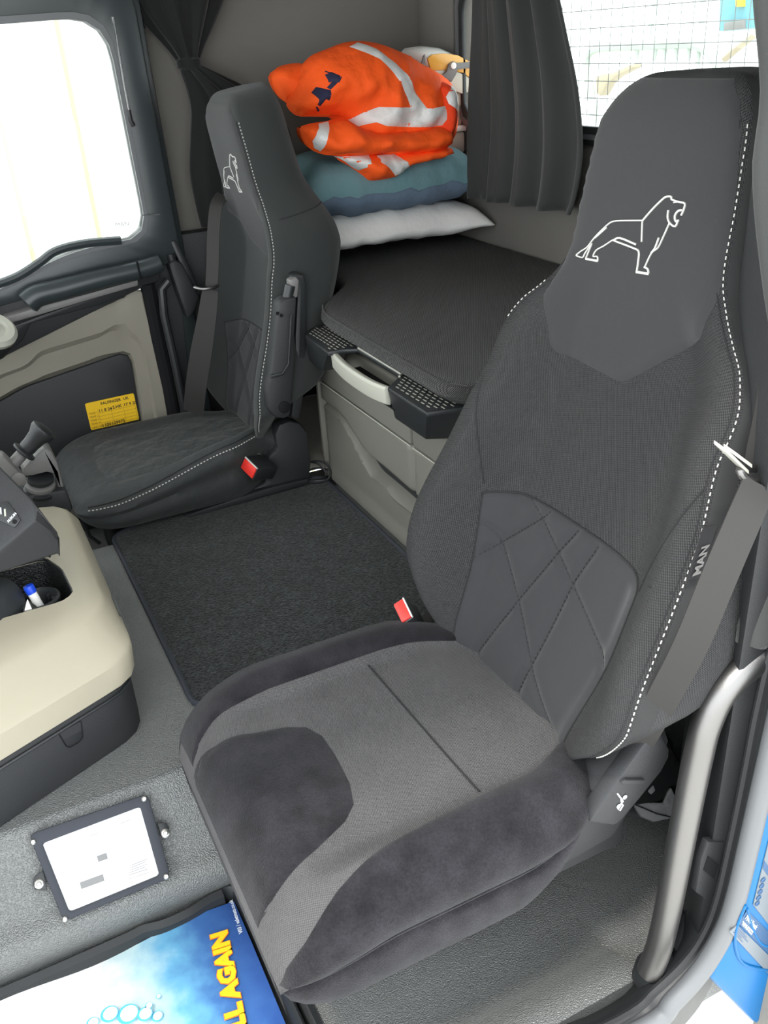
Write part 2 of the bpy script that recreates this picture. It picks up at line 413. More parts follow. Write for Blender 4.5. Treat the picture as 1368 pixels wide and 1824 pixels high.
# ---------------------------------------------------------------- far door with its window
XD = 2.74
def dpoly(px, x=XD): return [at(u, v, x=x) for u, v in px]
door = thing('door_1', (XD, -.25, .27), None, None); door['kind'] = 'structure'
win = [Vector((XD + .03, y, z)) for y, z in ((.62, 1.46), (-.548, 1.487), (-.560, .925), (-.33, .918), (-.13, .838), (.62, .70))]
winr = resample(rounded(win, [.06, .10, .07, .15, .2, .05]), 90)
outw = resample(rounded([Vector((XD + .03, y, z)) for y, z in ((.80, 1.62), (-.63, 1.62), (-.648, .84), (-.54, .83), (-.13, .80), (.80, .62))], [.1, .12, .05, .1, .1, .05]), 90)
MB().ring(outw, winr, (-.05, 0, 0)).build('window_frame', 'teal_trim', door, bevel=.008)
MB().ring([p.lerp(q, .12) + Vector((-.02, 0, 0)) for p, q in zip(winr, outw)], [p + Vector((-.02, 0, 0)) for p in winr], (-.034, 0, 0)).build('window_seal', 'seal', door)
MB().prism([p + Vector((.012, 0, 0)) for p in winr], (.004, 0, 0)).build('pane', 'glass', door, smooth=False)
# thin chrome rod and its clip on the rear window pillar, cap joint
rod = [at(u, v, x=XD - .025) for u, v in ((201, 30), (213, 100), (222, 155), (230, 197))]
MB().tube(rod, .0028, 6).build('pull_rod', 'chrome', door)
MB().tube([at(229, 196, x=XD - .027), at(233, 215, x=XD - .027), at(238, 224, x=XD - .024)], .006, 8).build('rod_clip', 'dark', door)
MB().tube([at(253, 383, x=XD - .026), at(285, 382, x=XD - .026)], .0016, 5).build('pillar_joint', 'seal', door)
# sill trim under the glass, dark grained plastic
sill = [(-40, 540), (0, 513), (60, 485), (130, 455), (190, 437), (250, 424), (292, 415), (290, 470), (285, 500), (240, 520), (0, 640), (-40, 660)]
MB().prism(dpoly(sill, XD - .012), (.05, 0, 0)).build('sill_trim', 'darkmat', door, bevel=.008)
curve = spline([at(u, v, x=XD - .03) for u, v in ((-20, 512), (30, 493), (70, 468), (100, 447), (150, 434), (215, 428))], 6)
MB().tube(curve, .012, 8).build('window_ledge', 'teal_trim', door)
# grab bar
gb = spline([at(u, v, x=XD - .05) for u, v in ((47, 541), (66, 526), (110, 515), (180, 496), (250, 480), (285, 468))], 5)
MB().tube(gb, [.026 if i == 0 else .035 - .010 * i / len(gb) for i in range(len(gb))], 12).build('grab_bar', 'teal_trim', door)
MB().tube([at(244, 466, x=XD - .085), at(251, 497, x=XD - .075)], .003, 6).build('bar_joint', 'black', door)
strip = [(8, 566), (70, 546), (160, 522), (246, 498), (247, 509), (160, 534), (75, 560), (12, 578)]
MB().prism(dpoly(strip, XD - .055), (.05, 0, 0)).build('satin_strip', 'grey_plastic', door, bevel=.004)
pock = [(20, 582), (72, 562), (228, 509), (229, 520), (222, 530), (205, 536), (66, 573), (55, 577), (40, 606), (22, 622), (-30, 640), (-30, 600)]
MB().prism(dpoly(pock, XD - .016), (.03, 0, 0)).build('grip_recess', 'dark', door, bevel=.003)
# beige card: loop around the map pocket
bo = [(-30, 640), (28, 622), (44, 606), (58, 579), (207, 538), (226, 530), (233, 520), (238, 505), (252, 502), (270, 590), (302, 740), (300, 900), (-120, 960), (-120, 690)]
bi = [(-60, 740), (0, 718), (45, 692), (216, 632), (228, 631), (236, 645), (254, 760), (262, 830), (-80, 900), (-75, 780)]
def yz(p): return Vector((XD, p.y, p.z))
bo3 = resample(rounded(dpoly(bo), .015, 3), 120); bi3 = resample(rounded(dpoly(bi), .02, 3), 120)
# line both loops up by direction from the pocket centre
cz = sum(bi3, Vector()) / len(bi3)
def by_angle(loop, n=96):
    out = []
    for k in range(n):
        a = 2 * PI * k / n; d = Vector((0, math.cos(a), math.sin(a))); best = None
        for p, q in zip(loop, loop[1:] + loop[:1]):
            e = q - p; den = d.y * e.z - d.z * e.y
            if abs(den) < 1e-9: continue
            w = p - cz; t = (w.y * e.z - w.z * e.y) / den; s = (w.y * d.z - w.z * d.y) / den
            if t > 0 and -1e-6 <= s <= 1 + 1e-6 and (best is None or t > best): best = t
        out.append(cz + d * (best or .01))
    return out
A, B_ = by_angle(bo3), by_angle(bi3)
beige = MB().loft([[p + Vector((.03, 0, 0)) for p in A], A, [p + Vector((-.006, 0, 0)) for p in [a.lerp(b, .06) for a, b in zip(A, B_)]],
                   [a.lerp(b, .45) + Vector((-.006, 0, 0)) for a, b in zip(A, B_)], [a.lerp(b, .55) + Vector((.004, 0, 0)) for a, b in zip(A, B_)],
                   [b.lerp(a, .10) + Vector((.006, 0, 0)) for a, b in zip(A, B_)], [b + Vector((.024, 0, 0)) for b in B_]], True, False)
beige.build('beige_card', 'door_beige', door, ang=25)
MB().prism([b.lerp(a, -.005) + Vector((.012, 0, 0)) for a, b in zip(A, B_)], (.02, 0, 0)).build('map_pocket', 'darkmat', door, bevel=.004)
# door edge and black rubber pillar seals beside the driver seat
MB().tube([at(u, v, x=XD + .0) for u, v in ((262, 505), (280, 600), (300, 690), (312, 760))], .022, 10).build('door_seal', 'black', door)
MB().prism(dpoly([(252, 500), (292, 440), (325, 560), (345, 760), (302, 760)], XD + .02), (.04, 0, 0)).build('door_edge', 'darkmat', door)
MB().tube([at(u, v, x=XD - .03) for u, v in ((300, 500), (288, 515), (292, 560), (312, 650), (330, 740))], .013, 10).build('rubber_seal', 'dark', door)
lettering('MAN', .018, at(206, 405, x=XD + .035), (0, -1, 0), (0, 0, 1), 'glass_mark', 'grey_plastic', door)
# pillar between door and sleeper
struct('trim_3', MB().prism([Vector((2.765, y, z)) for y, z in ((-.618, 1.92), (-.618, .2), (-.675, .2), (-.672, .9), (-.660, 1.45), (-.655, 1.92))], (.1, 0, 0)), 'teal_trim', bevel=.012)
MB_ = MB().box((2.80, YR, .3), (2.852, -.640, .905)); struct('trim_4', MB_, 'darkmat', bevel=.01)
# pale round-ended housing at the left edge: the inside of the door mirror switch pod
pod = thing('switch_pod', at(-10, 590, x=2.55), 'pale plastic switch pod with chrome knob at the left edge by the far door', 'switch')
pc = at(-14, 592, x=2.55)
ax = Vector((-.55, -.3, .6)).normalized(); e1 = Vector((0, -1, 0)); e1 = (e1 - ax * e1.dot(ax)).normalized(); e2 = ax.cross(e1)
def oval(a, b, h, n=28): return [pc + e1 * (math.cos(2 * PI * k / n) * a) + e2 * (math.sin(2 * PI * k / n) * b) + ax * h for k in range(n)]
MB().loft([oval(.055, .050, -.06), oval(.062, .056, -.02), oval(.060, .054, .0)]).build('housing', 'darkmat', pod)
MB().loft([oval(.061, .055, .0), oval(.062, .056, .012), oval(.052, .046, .022), oval(.036, .030, .022), oval(.030, .026, .014)], True, True).build('rim', 'silver', pod)
MB().lathe([(.001, .030), (.014, .028), (.018, .020), (.019, .012)], pc + e1 * -.004, ax).build('knob', 'chrome', pod)

# ---------------------------------------------------------------- near door opening: sill, seal, painted body, yard
def rail_path(px, x, top_y, low):
    p = [at(u, v, x=x) for u, v in px]
    return spline([(x, top_y, 1.9), (x, top_y + .01, 1.2)] + p + [(x, -.30, low), (x, .9, low)], 6)
ledge = rail_path([(1388, 1080), (1365, 1190), (1343, 1290), (1322, 1400), (1301, 1500), (1278, 1600), (1256, 1660), (1222, 1712), (1165, 1768), (1095, 1822)], .625, -.80, .125)
sealp = rail_path([(1420, 1150), (1398, 1230), (1372, 1340), (1335, 1500), (1311, 1600), (1290, 1660), (1252, 1724), (1200, 1782), (1140, 1835)], .585, -.83, .160)
struct('trim_5', MB().loft([[p + Vector((-.028, 0, -.012)), p + Vector((-.010, 0, .006)), p + Vector((.012, .0, .004)), p + Vector((.026, -.004, -.012)), p + Vector((.055, -.012, -.05)), p + Vector((.075, -.02, -.12)), p + Vector((.0, -.03, -.16))] for p in ledge]), 'dark', ang=50)
struct('trim_6', MB().tube(sealp, .0140, 12), 'seal')
struct('trim_7', MB().tube([p + Vector((-.002, 0, .008)) for p in ledge], .007, 8), 'darkmat')
# the rubber floor covering climbs to the sill
struct('trim_9', MB().loft([[(.84, y, .0205), (.80, y, .022), (.765, y, .034), (.735, y, .054), (.712, y, .066), (.69, y, .074), (.67, y, .074), (.67, y, .02)] for y in (.6, 0, -.3, -.5, -.62, -.70)], True, True), 'rubber')
# inner pillar trim behind the grab handle
struct('trim_8', MB().prism([(.63, -.76, .1), (.63, -.79, .1), (.63, -.86, .1), (.80, -.90, .1), (.80, -.86, .1)], (0, 0, 1.8)), 'darkmat', bevel=.01)
body = MB().prism([Vector((.572, y, z)) for y, z in [(-.80, 1.9), (-.80, .60)] + [(p.y, p.z) for p in [at(u, v, x=.572) for u, v in ((1360, 1460), (1352, 1500), (1331, 1600), (1312, 1660), (1274, 1720), (1266, 1745), (1316, 1795), (1344, 1824))]] + [(-1.0, -.20), (-1.3, -.3), (-1.3, 1.9)]], (.03, 0, 0))
bo_ = body.build('door_jamb', 'blue_paint', bevel=.008); bo_['kind'] = 'structure'; bo_.name = 'wall_left.001'
MB().tube(spline([Vector((.5705, y, z)) for y, z in ((-.775, .30), (-.765, .25), (-.775, .20), (-.80, .155), (-.86, .10))], 6), .0022, 6).build('pressed_groove', 'blue_paint', bo_)
MB().tube(spline([Vector((.5705, y, z)) for y, z in ((-.78, .29), (-.80, .235), (-.83, .18), (-.87, .15))], 6), .0022, 6).build('pressed_groove', 'blue_paint', bo_)
struct('ground', MB().box((-14, -14, -1.32), (16, 14, -1.30)), 'concrete', smooth=False)
# type plates on the painted jamb
def sticker(name, px, x, m, label, cat, parent=None):
    p = [at(u, v, x=x) for u, v in px]
    t = thing(name, p[0], label, cat)
    MB().prism(p, (.0012, 0, 0)).build('plate', m, t, smooth=False); return t, p
t, p = sticker('tyre_pressure_label', [(1342, 1612), (1372, 1490), (1440, 1530), (1402, 1690)], .5702, 'label_silver', 'grey and blue pictogram label on the blue door jamb, above the type plate', 'sticker')
ex, ey = (p[3] - p[0]).normalized(), (p[1] - p[0]).normalized()
for i in range(5):
    c = p[0] + ex * .012 + ey * (.010 + .0115 * i)
    MB().lathe([(.0045, -.0002), (.0045, .0008), (.003, .0009), (.003, .0003)], c + Vector((-.0006, 0, 0)), (-1, 0, 0), 14).build('pictogram', 'label_blue', t)
MB().prism([p[0] + ey * .072, p[0] + ey * .086, p[0] + ey * .086 + ex * .04, p[0] + ey * .072 + ex * .04], (-.0006, 0, 0)).build('dark_field', 'label_blue', t, smooth=False)
t, p = sticker('type_plate', [(1316, 1645), (1331, 1622), (1400, 1690), (1385, 1716)], .5702, 'label_blue', 'small blue type plate lettered in white on the blue door jamb', 'sticker')
ex, ey = (p[3] - p[0]).normalized(), (p[1] - p[0]).normalized()
n0 = Vector((-.0004, 0, 0))
lettering('MAN Truck', .010, p[0] + ex * .006 + ey * .012 + n0, ex, ey, 'lettering', 'text_white', t, .0002)
lettering('*WMA37SZZ2', .008, p[0] + ex * .004 + ey * .002 + n0, ex, ey, 'lettering', 'text_white', t, .0002)
t, p = sticker('specification_label', [(1300, 1660), (1314, 1648), (1400, 1732), (1392, 1760)], .5702, 'label_silver', 'lowest grey label of small print on the blue door jamb', 'sticker')
ex, ey = (p[3] - p[0]).normalized(), (p[1] - p[0]).normalized()
for i in range(5):
    q = p[0] + ex * (.004 + .001 * i) + ey * (.0145 - .0028 * i) + n0
    MB().prism([q, q + ex * (.030 + .012 * (i % 3)), q + ex * (.030 + .012 * (i % 3)) + ey * .0012, q + ey * .0012], (-.0004, 0, 0)).build('print_line', 'label_blue', t, smooth=False)

# ---------------------------------------------------------------- the yard outside both windows
wall = thing('cladding_wall', (5.2, -.5, -1.3), 'white vertically boarded wall outside the far door window', 'wall')
for i in range(16):
    y0 = -2.6 + i * .36
    MB().box((5.2, y0, -1.3), (5.24, y0 + .335, 4.0)).build('board', 'cladding', wall, bevel=.004)
for i in range(15):
    y0 = -2.6 + i * .36 + .335
    MB().box((5.215, y0, -1.3), (5.235, y0 + .025, 4.0)).build('gap_strip', 'cladding_gap', wall)
guard = thing('window_guard', (1.78, -1.72, 1.1), 'welded wire guard outside the rear window', 'guard')
YG = -1.72
for i in range(44): MB().tube([(.85 + i * .0425, YG, .95), (.85 + i * .0425, YG, 1.75)], .0012, 4).build('wire', 'wire', guard, smooth=False)
for i in range(18): MB().tube([(.8, YG - .003, 1.0 + i * .0425), (2.75, YG - .003, 1.0 + i * .0425)], .0012, 4).build('wire', 'wire', guard, smooth=False)
MB().box((.80, YG - .02, 1.10), (2.75, YG + .01, 1.135)).build('lower_rail', 'dark', guard)
YC = -3.2
crane = thing('loader_crane', at(1170, 200, y=YC), 'pale grey-green crane frame behind the rear window guard', 'crane')
def cp(px): return [at(u, v, y=YC) for u, v in px]
MB().tube(spline(cp([(1062, 260), (1058, 200), (1050, 150), (1044, 112), (1052, 92), (1075, 84), (1140, 81), (1215, 78), (1240, 80), (1262, 92), (1275, 110), (1285, 140)]), 5), .022, 8).build('hoop', 'crane_grey', crane)
for u in (1136, 1168, 1185, 1205, 1228, 1245): MB().tube(cp([(u, 86), (u - 3, 108 if u < 1240 else 122)]), .011, 6).build('bar', 'crane_grey', crane)
MB().tube(cp([(1170, -20), (1163, 30), (1155, 62)]), .014, 6).build('stay', 'crane_grey', crane)
MB().tube(cp([(1253, -20), (1249, 56)]), .012, 6).build('post', 'crane_grey', crane)
MB().prism(cp([(1060, 138), (1072, 132), (1090, 130), (1125, 114), (1128, 120), (1094, 138), (1080, 150), (1068, 172), (1062, 165)]), (0, -.06, 0)).build('bracket', 'rust', crane, bevel=.005)
MB().tube(cp([(1290, 105), (1310, 88), (1345, 60)]), .016, 6).build('hose', 'rust', crane)
tank = thing('tool_locker', at(1300, 60, y=-3.6), 'teal locker with dark grille beyond the crane, top right of the rear window', 'locker')
MB().prism([at(u, v, y=-3.6) for u, v in ((1282, -40), (1279, 56), (1290, 56), (1330, 50), (1345, -40))], (0, -.3, 0)).build('side', 'teal_paint', tank, bevel=.01)
MB().prism([at(u, v, y=-3.58) for u, v in ((1289, 40), (1288, 55), (1322, 52), (1323, 36))], (0, -.03, 0)).build('grille', 'grey_plastic', tank, bevel=.004)
MB().prism([at(u, v, y=-3.58) for u, v in ((1310, -10), (1310, 12), (1322, 12), (1322, -10))], (0, -.03, 0)).build('plate', 'yellow', tank)
bin_ = thing('truck_body', (1.6, -4.0, -1.3), 'white truck body panel beyond the crane', 'panel')
MB().box((.4, -4.05, -1.3), (4.2, -4.0, 1.95)).build('panel', 'crane_white', bin_, bevel=.01)
MB().box((.4, -4.06, 1.95), (4.2, -3.98, 2.0)).build('top_rail', 'crane_white', bin_, bevel=.01)

# ================================================================ seats
Yf = smooth_tab([(-.06, .012), (0, 0), (.10, -.043), (.2, -.083), (.35, -.142), (.46, -.176), (.54, -.185), (.65, -.188), (.78, -.205), (.85, -.222)])
Wf = smooth_tab([(-.06, .20), (0, .240), (.06, .270), (.12, .286), (.2, .284), (.30, .270), (.42, .254), (.49, .250), (.53, .228), (.555, .200), (.585, .172), (.62, .153), (.70, .146), (.76, .140), (.85, .135)])
Gf = smooth_tab([(-.06, .2), (0, .5), (.08, .85), (.15, 1), (.2, 1), (.3, .85), (.44, .66), (.51, .44), (.56, .2), (.60, .05), (.65, 0), (.9, 0)])
HT = .846
def make_back(parent, piv, cx, tilt, cloth, nm, lean=0.0):
    """backrest as one surface: front, rounded sides and back; returns front(a, h)"""
    ct, st = math.cos(tilt), math.sin(tilt)
    def Yl(h): return Yf(h) + lean * max(0, h - .46)
    def top(h):
        k = max(0, (h - .765) / (HT - .765)); return math.sqrt(max(0, 1 - k * k))
    def wid(h): return Wf(h) + .012 * sstep(.45, .35, h) - .075 * (1 - top(h))
    def loc(a, y, h): return Vector((cx + a, piv.y + y * ct + h * st, piv.z + h * ct - y * st))
    def front(a, h):
        w = wid(h); p = max(-1, min(1, a / w)); q = abs(p); hb = h + max(0, .12 - h) * .45 * q ** 4
        y = Yl(h) + Gf(h) * (.098 * sstep(.46, .90, q) - .004 * (1 - q))
        y -= .010 * q ** 12 + .006 * q ** 3 * sstep(.6, .75, h) + .030 * (1 - top(h))
        return loc(a, y, hb)
    def loop(h):
        w = wid(h); yc = Yl(h); T = .112 + .036 * sstep(.28, .46, h) - .008 * sstep(.5, .65, h); tk = top(h)
        L = [front(w * (i / 40), h) for i in range(-40, 41)]
        L1 = max(0, .12 - h) * .45; ye = yc + Gf(h) * .098 - .010 - .006 * sstep(.6, .75, h) - .030 * (1 - tk); yb = yc - T + .03 * (1 - tk)
        for i in range(1, 7):
            k = i / 7; L.append(loc(w + .016 * math.sin(PI * k) * tk - .02 * k ** 3, ye + (yb - ye) * k, h + L1 + max(0, .16 - h) * .62 * k))
        for i in range(9):
            k = i / 8; L.append(loc((w - .03) * (1 - 2 * k), yb - .02 * math.sin(PI * k), h + L1 + max(0, .16 - h) * .62))
        for i in range(6, 0, -1):
            k = i / 7; L.append(loc(-w - .016 * math.sin(PI * k) * tk + .02 * k ** 3, ye + (yb - ye) * k, h + L1 + max(0, .16 - h) * .62 * k))
        return L
    hs = [-.05 + i * .009 for i in range(92)]; hs = [h for h in hs if h < .76] + [.765 + (HT - .765) * math.sin(PI / 2 * i / 14) for i in range(15)]
    cb, ct_ = loc(0, -.07, .03), loc(0, Yl(HT) - .06, HT); lo_, hi_ = loop(hs[0]), loop(hs[-1])
    mb = MB().loft([[p.lerp(cb, .97) for p in lo_]] + [loop(h) for h in hs] + [[p.lerp(ct_, .97) for p in hi_]], True, False); n = len(lo_)
    us = [.0]; l0 = loop(.2)
    for i in range(1, n): us.append(us[-1] + (l0[i] - l0[i - 1]).length)
    mb.uv = [(us[i], h) for h in [hs[0]] + hs + [hs[-1]] for i in range(n)]
    mb.build(nm, cloth, parent, ang=60)
    return front, wid, loc, loop
LION = [  # strokes of the embroidered lion, drawn in the plane of the head panel
 ([(755,1100),(700,1100),(625,1102),(592,1114),(545,1160),(515,1195),(490,1230),(462,1250),(440,1270)], 7), ([(440,1272),(470,1281),(480,1262),(505,1220)], 7),
 ([(755,1102),(800,1045),(850,992),(870,983),(888,985),(890,997),(925,1010),(955,1018),(950,1055),(942,1076)], 9), ([(900,1013),(925,1010)], 5),
 ([(944,1050),(925,1055),(912,1080),(920,1105),(933,1100)], 10), ([(930,1098),(918,1130),(890,1112),(878,1085),(878,1050)], 9),
 ([(888,1115),(860,1190),(840,1235),(810,1260),(780,1325)], 7), ([(775,1328),(793,1338),(797,1360)], 10), ([(797,1362),(735,1352)], 13),
 ([(738,1352),(745,1300),(746,1252),(720,1235),(640,1205),(615,1195)], 9), ([(615,1195),(570,1225),(535,1245),(520,1275),(540,1276),(542,1299)], 7), ([(542,1298),(485,1287)], 12), ([(485,1287),(500,1245),(512,1212)], 7),
 ([(755,1105),(758,1205)], 7), ([(620,1197),(650,1185),(730,1217)], 10), ([(842,1185),(826,1235),(808,1260)], 9), ([(580,1135),(525,1186)], 8)]
LION_AH = []
for pts, wd in LION:
    q = []
    for u, v in pts:
        P = at(880 + u / 2.803, v / 2.803, y=-.841); q.append((P.x - .955, P.z - .49))
    LION_AH.append((q, wd / 2.803 / 1608 * 1.2 * .9))
HEAD = [(.175, .545), (.155, .47), (.143, .460), (.012, .452), (-.006, .456), (-.143, .553), (-.150, .60), (-.146, .64), (-.139, .72), (-.127, .79), (-.108, .818), (-.080, .840), (.080, .840), (.108, .818), (.127, .79), (.139, .72), (.146, .64), (.158, .59)]
def lion(front, parent):
    mb = MB()
    for q, wd in LION_AH:
        dense = [(p.x, p.y) for p in spline([(a, b, 0) for a, b in q], 3)]
        P, n = on_surf(front, dense, .0042, NF); mb.ribbon(P, [wd] * len(P), n, .0008)
    mb.build('lion_emblem', 'lion', parent, smooth=False)
NF = 1
def orient(front):
    return 1 if snormal(front, 0, .3).y > 0 else -1
def back_px(u, v):                        # picture point -> (across, up) on the reclined lower backrest
    P = at(u, v, n=(0, .932, .363), o=(0, -.635, .49)); return (P.x - .955, (P.z - .49))
QUILT = [(.190, .230), (.10, .243), (0, .245), (-.10, .243), (-.178, .230), (-.170, .12), (-.158, .03), (-.150, -.035), (.155, -.035), (.165, .03), (.178, .12)]
QL = [[(845, 885), (880, 985), (905, 1080), (935, 1210), (955, 1275)], [(915, 875), (945, 930), (985, 1020), (1035, 1132)]]
QD = [[(800, 1020), (870, 975), (945, 930), (973, 908)], [(838, 1168), (905, 1075), (975, 988), (1022, 938)], [(908, 1238), (932, 1190), (960, 1130), (1000, 1045), (1053, 968)]]
QL = [[back_px(*p) for p in l] for l in QL]; QL = [[(l[0][0] * 2 - l[1][0], l[0][1] * 2 - l[1][1])] + l + [(l[-1][0] * 2 - l[-2][0], l[-1][1] * 2 - l[-2][1])] for l in QL]; QD = [[back_px(*p) for p in l] for l in QD]; QD = [l + [(l[-1][0] * 2 - l[-2][0], l[-1][1] * 2 - l[-2][1])] for l in QD]
def quilt(front, parent, cloth):
    lines = QL + QD
    def puff(a, b, d):
        m = min(seg_d((a, b), l[i], l[i + 1]) for l in lines for i in range(len(l) - 1)); return (-.0065 * math.exp(-(m / .007) ** 2) + .003) * min(1, d / .01)
    patch(front, QUILT, .003, .0062, NF, .008, puff).build('quilted_panel', cloth, parent, ang=70)
    P, n = on_surf(front, [(p.x, p.y) for p in spline([(a, h, 0) for a, h in QUILT[:5]], 5)], .001, NF); MB().tube(P, .0017, 5).build('panel_seam', 'seam', parent)
    for sd in (QUILT[4:8], QUILT[:1] + QUILT[:7:-1]):
        P, n = on_surf(front, [(p.x, p.y) for p in spline([(a, h, 0) for a, h in sd], 5)], .001, NF); MB().tube(P, .0014, 5).build('panel_seam', 'seam', parent)
    for l in lines: stitches(front, [p for p in walk(l, .004) if inside(p, QUILT)], 'seam' if l in QD else 'quilt_cloth', 'quilt_stitching', parent, .0045, .003, .0018, .0012, NF)
def back_trim(front, wid, parent, hs=(.0, .80)):
    for s in (-1, 1):
        path = []; h = hs[0] if s < 0 else .50
        while h < (hs[1] if s < 0 else .57): path.append((s * (wid(h) - .0035), h)); h += .006
        stitches(front, path, 'stitch', 'stitching', parent, .0046, .0034, .0014, .0014, NF)
        P, n = on_surf(front, [(a - s * .0075, h) for a, h in path], .0003, NF)
        MB().tube(P, .0011, 5).build('seam', 'seam', parent)
def cushion(cx, y0, y1, hw, zt, zb, bol, parent, nm, cloth, lift=0.0, rear=.02, rnd=.15, rl=.11, rise=0.0):
    """seat cushion surface S(q, y): |q|<=1 across the top, beyond that down the skirt; y0 front, y1 rear.
    lift raises the near bolster towards the rear, rise shortens the skirt there"""
    R = .085
    def wc(y):
        k = max(0, (y - (y0 - rl)) / rl); return hw * (1 - rnd * (1 - math.sqrt(max(0, 1 - min(1, k) ** 2)))) * (1 - .24 * sstep(y1 + .13, y1 - .01, y))
    def top(q, y):
        a = min(1, abs(q)); k = max(0, min(1, (y - (y0 - R)) / R)); f = math.sqrt(max(0, 1 - k * k))
        b = bol * sstep(.60, .84, a) * sstep(y0 - .02, y0 - .16, y) * (1 - .5 * sstep(y1 + .18, y1 + .02, y))
        if q < 0: b += lift * sstep(.55, .95, a) * sstep(y0 - .08, y1 + .06, y)
        z = zt + b - .006 * (1 - a * a) - (.035 * a ** 7)
        return zb + .05 + (z - zb - .05) * f if k > 0 else z
    def S(q, y):
        w = wc(y); a = abs(q); sg = 1 if q >= 0 else -1
        k = max(0, min(1, (y - (y0 - R)) / R)); f = math.sqrt(max(0, 1 - k * k)); z1 = top(sg * min(1, a), y)
        if a <= 1: return Vector((cx + q * w, y, z1))
        t = min(1, (a - 1) / .5); zlow = zb + .05 * (1 - f) + rise * sstep(y1 + .19, y1 + .03, y)
        return Vector((cx + sg * (w + (.014 * math.sin(PI * t / .38) if t < .38 else .012 * math.sin(PI * (t - .38) / .62)) - .022 * t * t), y, z1 + (zlow - z1) * t))
    ys = [y0 - R + R * math.sin(PI / 2 * i / 16) for i in range(16, -1, -1)] + [y0 - R - (y0 - R - y1) * i / 50 for i in range(1, 51)]
    qs = [-1.5 + .5 * i / 10 for i in range(10)] + [-1 + 2 * i / 80 for i in range(81)] + [1 + .5 * i / 10 for i in range(1, 11)]
    secs = [[S(q, y) for q in qs] for y in ys]
    f0 = [Vector((p.x, p.y - .004, zb)) for p in secs[0]]
    mb = MB().loft([f0] + secs + [[Vector((p.x, p.y - rear * .6, max(zb, p.z - .02))) for p in secs[-1]], [Vector((p.x, p.y - rear, zb)) for p in secs[-1]]], False, False)
    us = [q * hw for q in qs]; mb.uv = [(u, zb - .15) for u in us] + [(u, y) for y in ys for u in us] + [(u, ys[-1] - .02) for u in us] + [(u, ys[-1] - .1) for u in us]
    mb.build(nm, cloth, parent, ang=55)
    return S, wc

# ---------------------------------------------------------------- the near (passenger) seat
CX = .955
seat = thing('passenger_seat', (CX, -.42, .02), 'large near passenger seat with woven backrest, big silver lion and plush cushion bolsters', 'seat')
fr, wid, loc, lp = make_back(seat, Vector((0, -.65, .49)), CX, 0, 'mesh_cloth', 'backrest'); NF = orient(fr)
patch(fr, HEAD, .003, .008, NF).build('head_panel', 'panel_cloth', seat, ang=70)
lion(fr, seat); quilt(fr, seat, 'quilt_cloth'); back_trim(fr, wid, seat)
# curved seams between shoulder cloth and side bolsters
for s in (1, -1):
    l = [(s * a, h) for a, h in ((.248, .41), (.232, .36), (.210, .30), (.192, .245))]
    P, n = on_surf(fr, [(p.x, p.y) for p in spline([(a, h, 0) for a, h in l], 5)], .0004, NF); MB().tube(P, .0016, 5).build('bolster_seam', 'seam', seat)
l = [(s_, h) for s_, h in ((-.180, .235), (-.20, .262), (-.235, .283), (-.272, .292))]
P, n = on_surf(fr, l, .0004, NF); MB().tube(P, .0012, 5).build('bolster_seam', 'seam', seat)
# label tab in the side seam
def side_pt(h, k, o=0.0): return loc(-wid(h) - .004 - o, Yf(h) + Gf(h) * .098 - .016 - k, h)
tg = MB().prism([side_pt(.318, .0, .004), side_pt(.376, .0, .004), side_pt(.376, -.020, .002), side_pt(.318, -.020, .002)], (-.0015, 0, 0)).build('label_tab', 'seam', seat, smooth=False)
o_ = side_pt(.322, -.004, .0058)
lettering('MAN', .017, o_, side_pt(.376, -.004, .0058) - o_, (0, 1, 0), 'tab_lettering', 'grey_plastic', tg, .0006)
# cushion
Y0 = -.146
S, wc = cushion(CX, Y0, -.672, .262, .476, .308, .032, seat, 'cushion', 'seat_cloth', rise=.13)
NC = 1 if snormal(S, 0, -.4).z > 0 else -1
def qy(lst): return [(a / .262, y) for a, y in lst]
plush = qy([(.168, Y0), (.150, -.168), (.130, -.190), (.108, -.245), (.095, -.295), (.080, -.320), (.050, -.334), (.0, -.335), (-.06, -.330), (-.100, -.318), (-.122, -.295), (-.148, -.24), (-.170, -.185), (-.178, -.16), (-.180, Y0), (-.10, Y0), (0, Y0), (.08, Y0)])
patch(S, plush, .0045, .014, NC, .03).build('front_plush_patch', 'plush', seat, ang=70)
def spatch(poly, st=.016): return patch(S, poly, .0045, st, NC, .03)
near_b = [(-1.0, -.146), (-.955, -.185), (-.86, -.24), (-.77, -.33), (-.72, -.43), (-.68, -.53), (-.655, -.62), (-.65, -.671), (-1.2, -.671), (-1.21, -.60), (-1.20, -.45), (-1.19, -.30), (-1.19, -.21), (-1.16, -.16)]
spatch(near_b).build('near_bolster', 'plush', seat, ang=70)
skirt = [(-1.17, -.15), (-1.205, -.21), (-1.205, -.30), (-1.215, -.45), (-1.225, -.60), (-1.21, -.671), (-1.49, -.671), (-1.49, -.45), (-1.49, -.25), (-1.49, -.17), (-1.42, -.146)]
spatch(skirt).build('near_skirt', 'plush', seat, ang=70)
far_b = [(.66, -.671), (.68, -.60), (.70, -.50), (.70, -.40), (.70, -.30), (.68, -.20), (.66, -.165), (.66, -.146), (1.0, -.146), (1.2, -.17), (1.4, -.25), (1.4, -.45), (1.4, -.671)]
spatch(far_b).build('far_bolster', 'plush', seat, ang=70)
w_ = [( -1.19, y) for y in (-.165, -.21, -.3, -.4, -.5, -.6, -.67)]
P, n = on_surf(S, [(p.x, p.y) for p in spline([(a, b, 0) for a, b in w_], 4)], .004, NC); MB().tube(P, .0045, 8).build('welt', 'plush', seat)
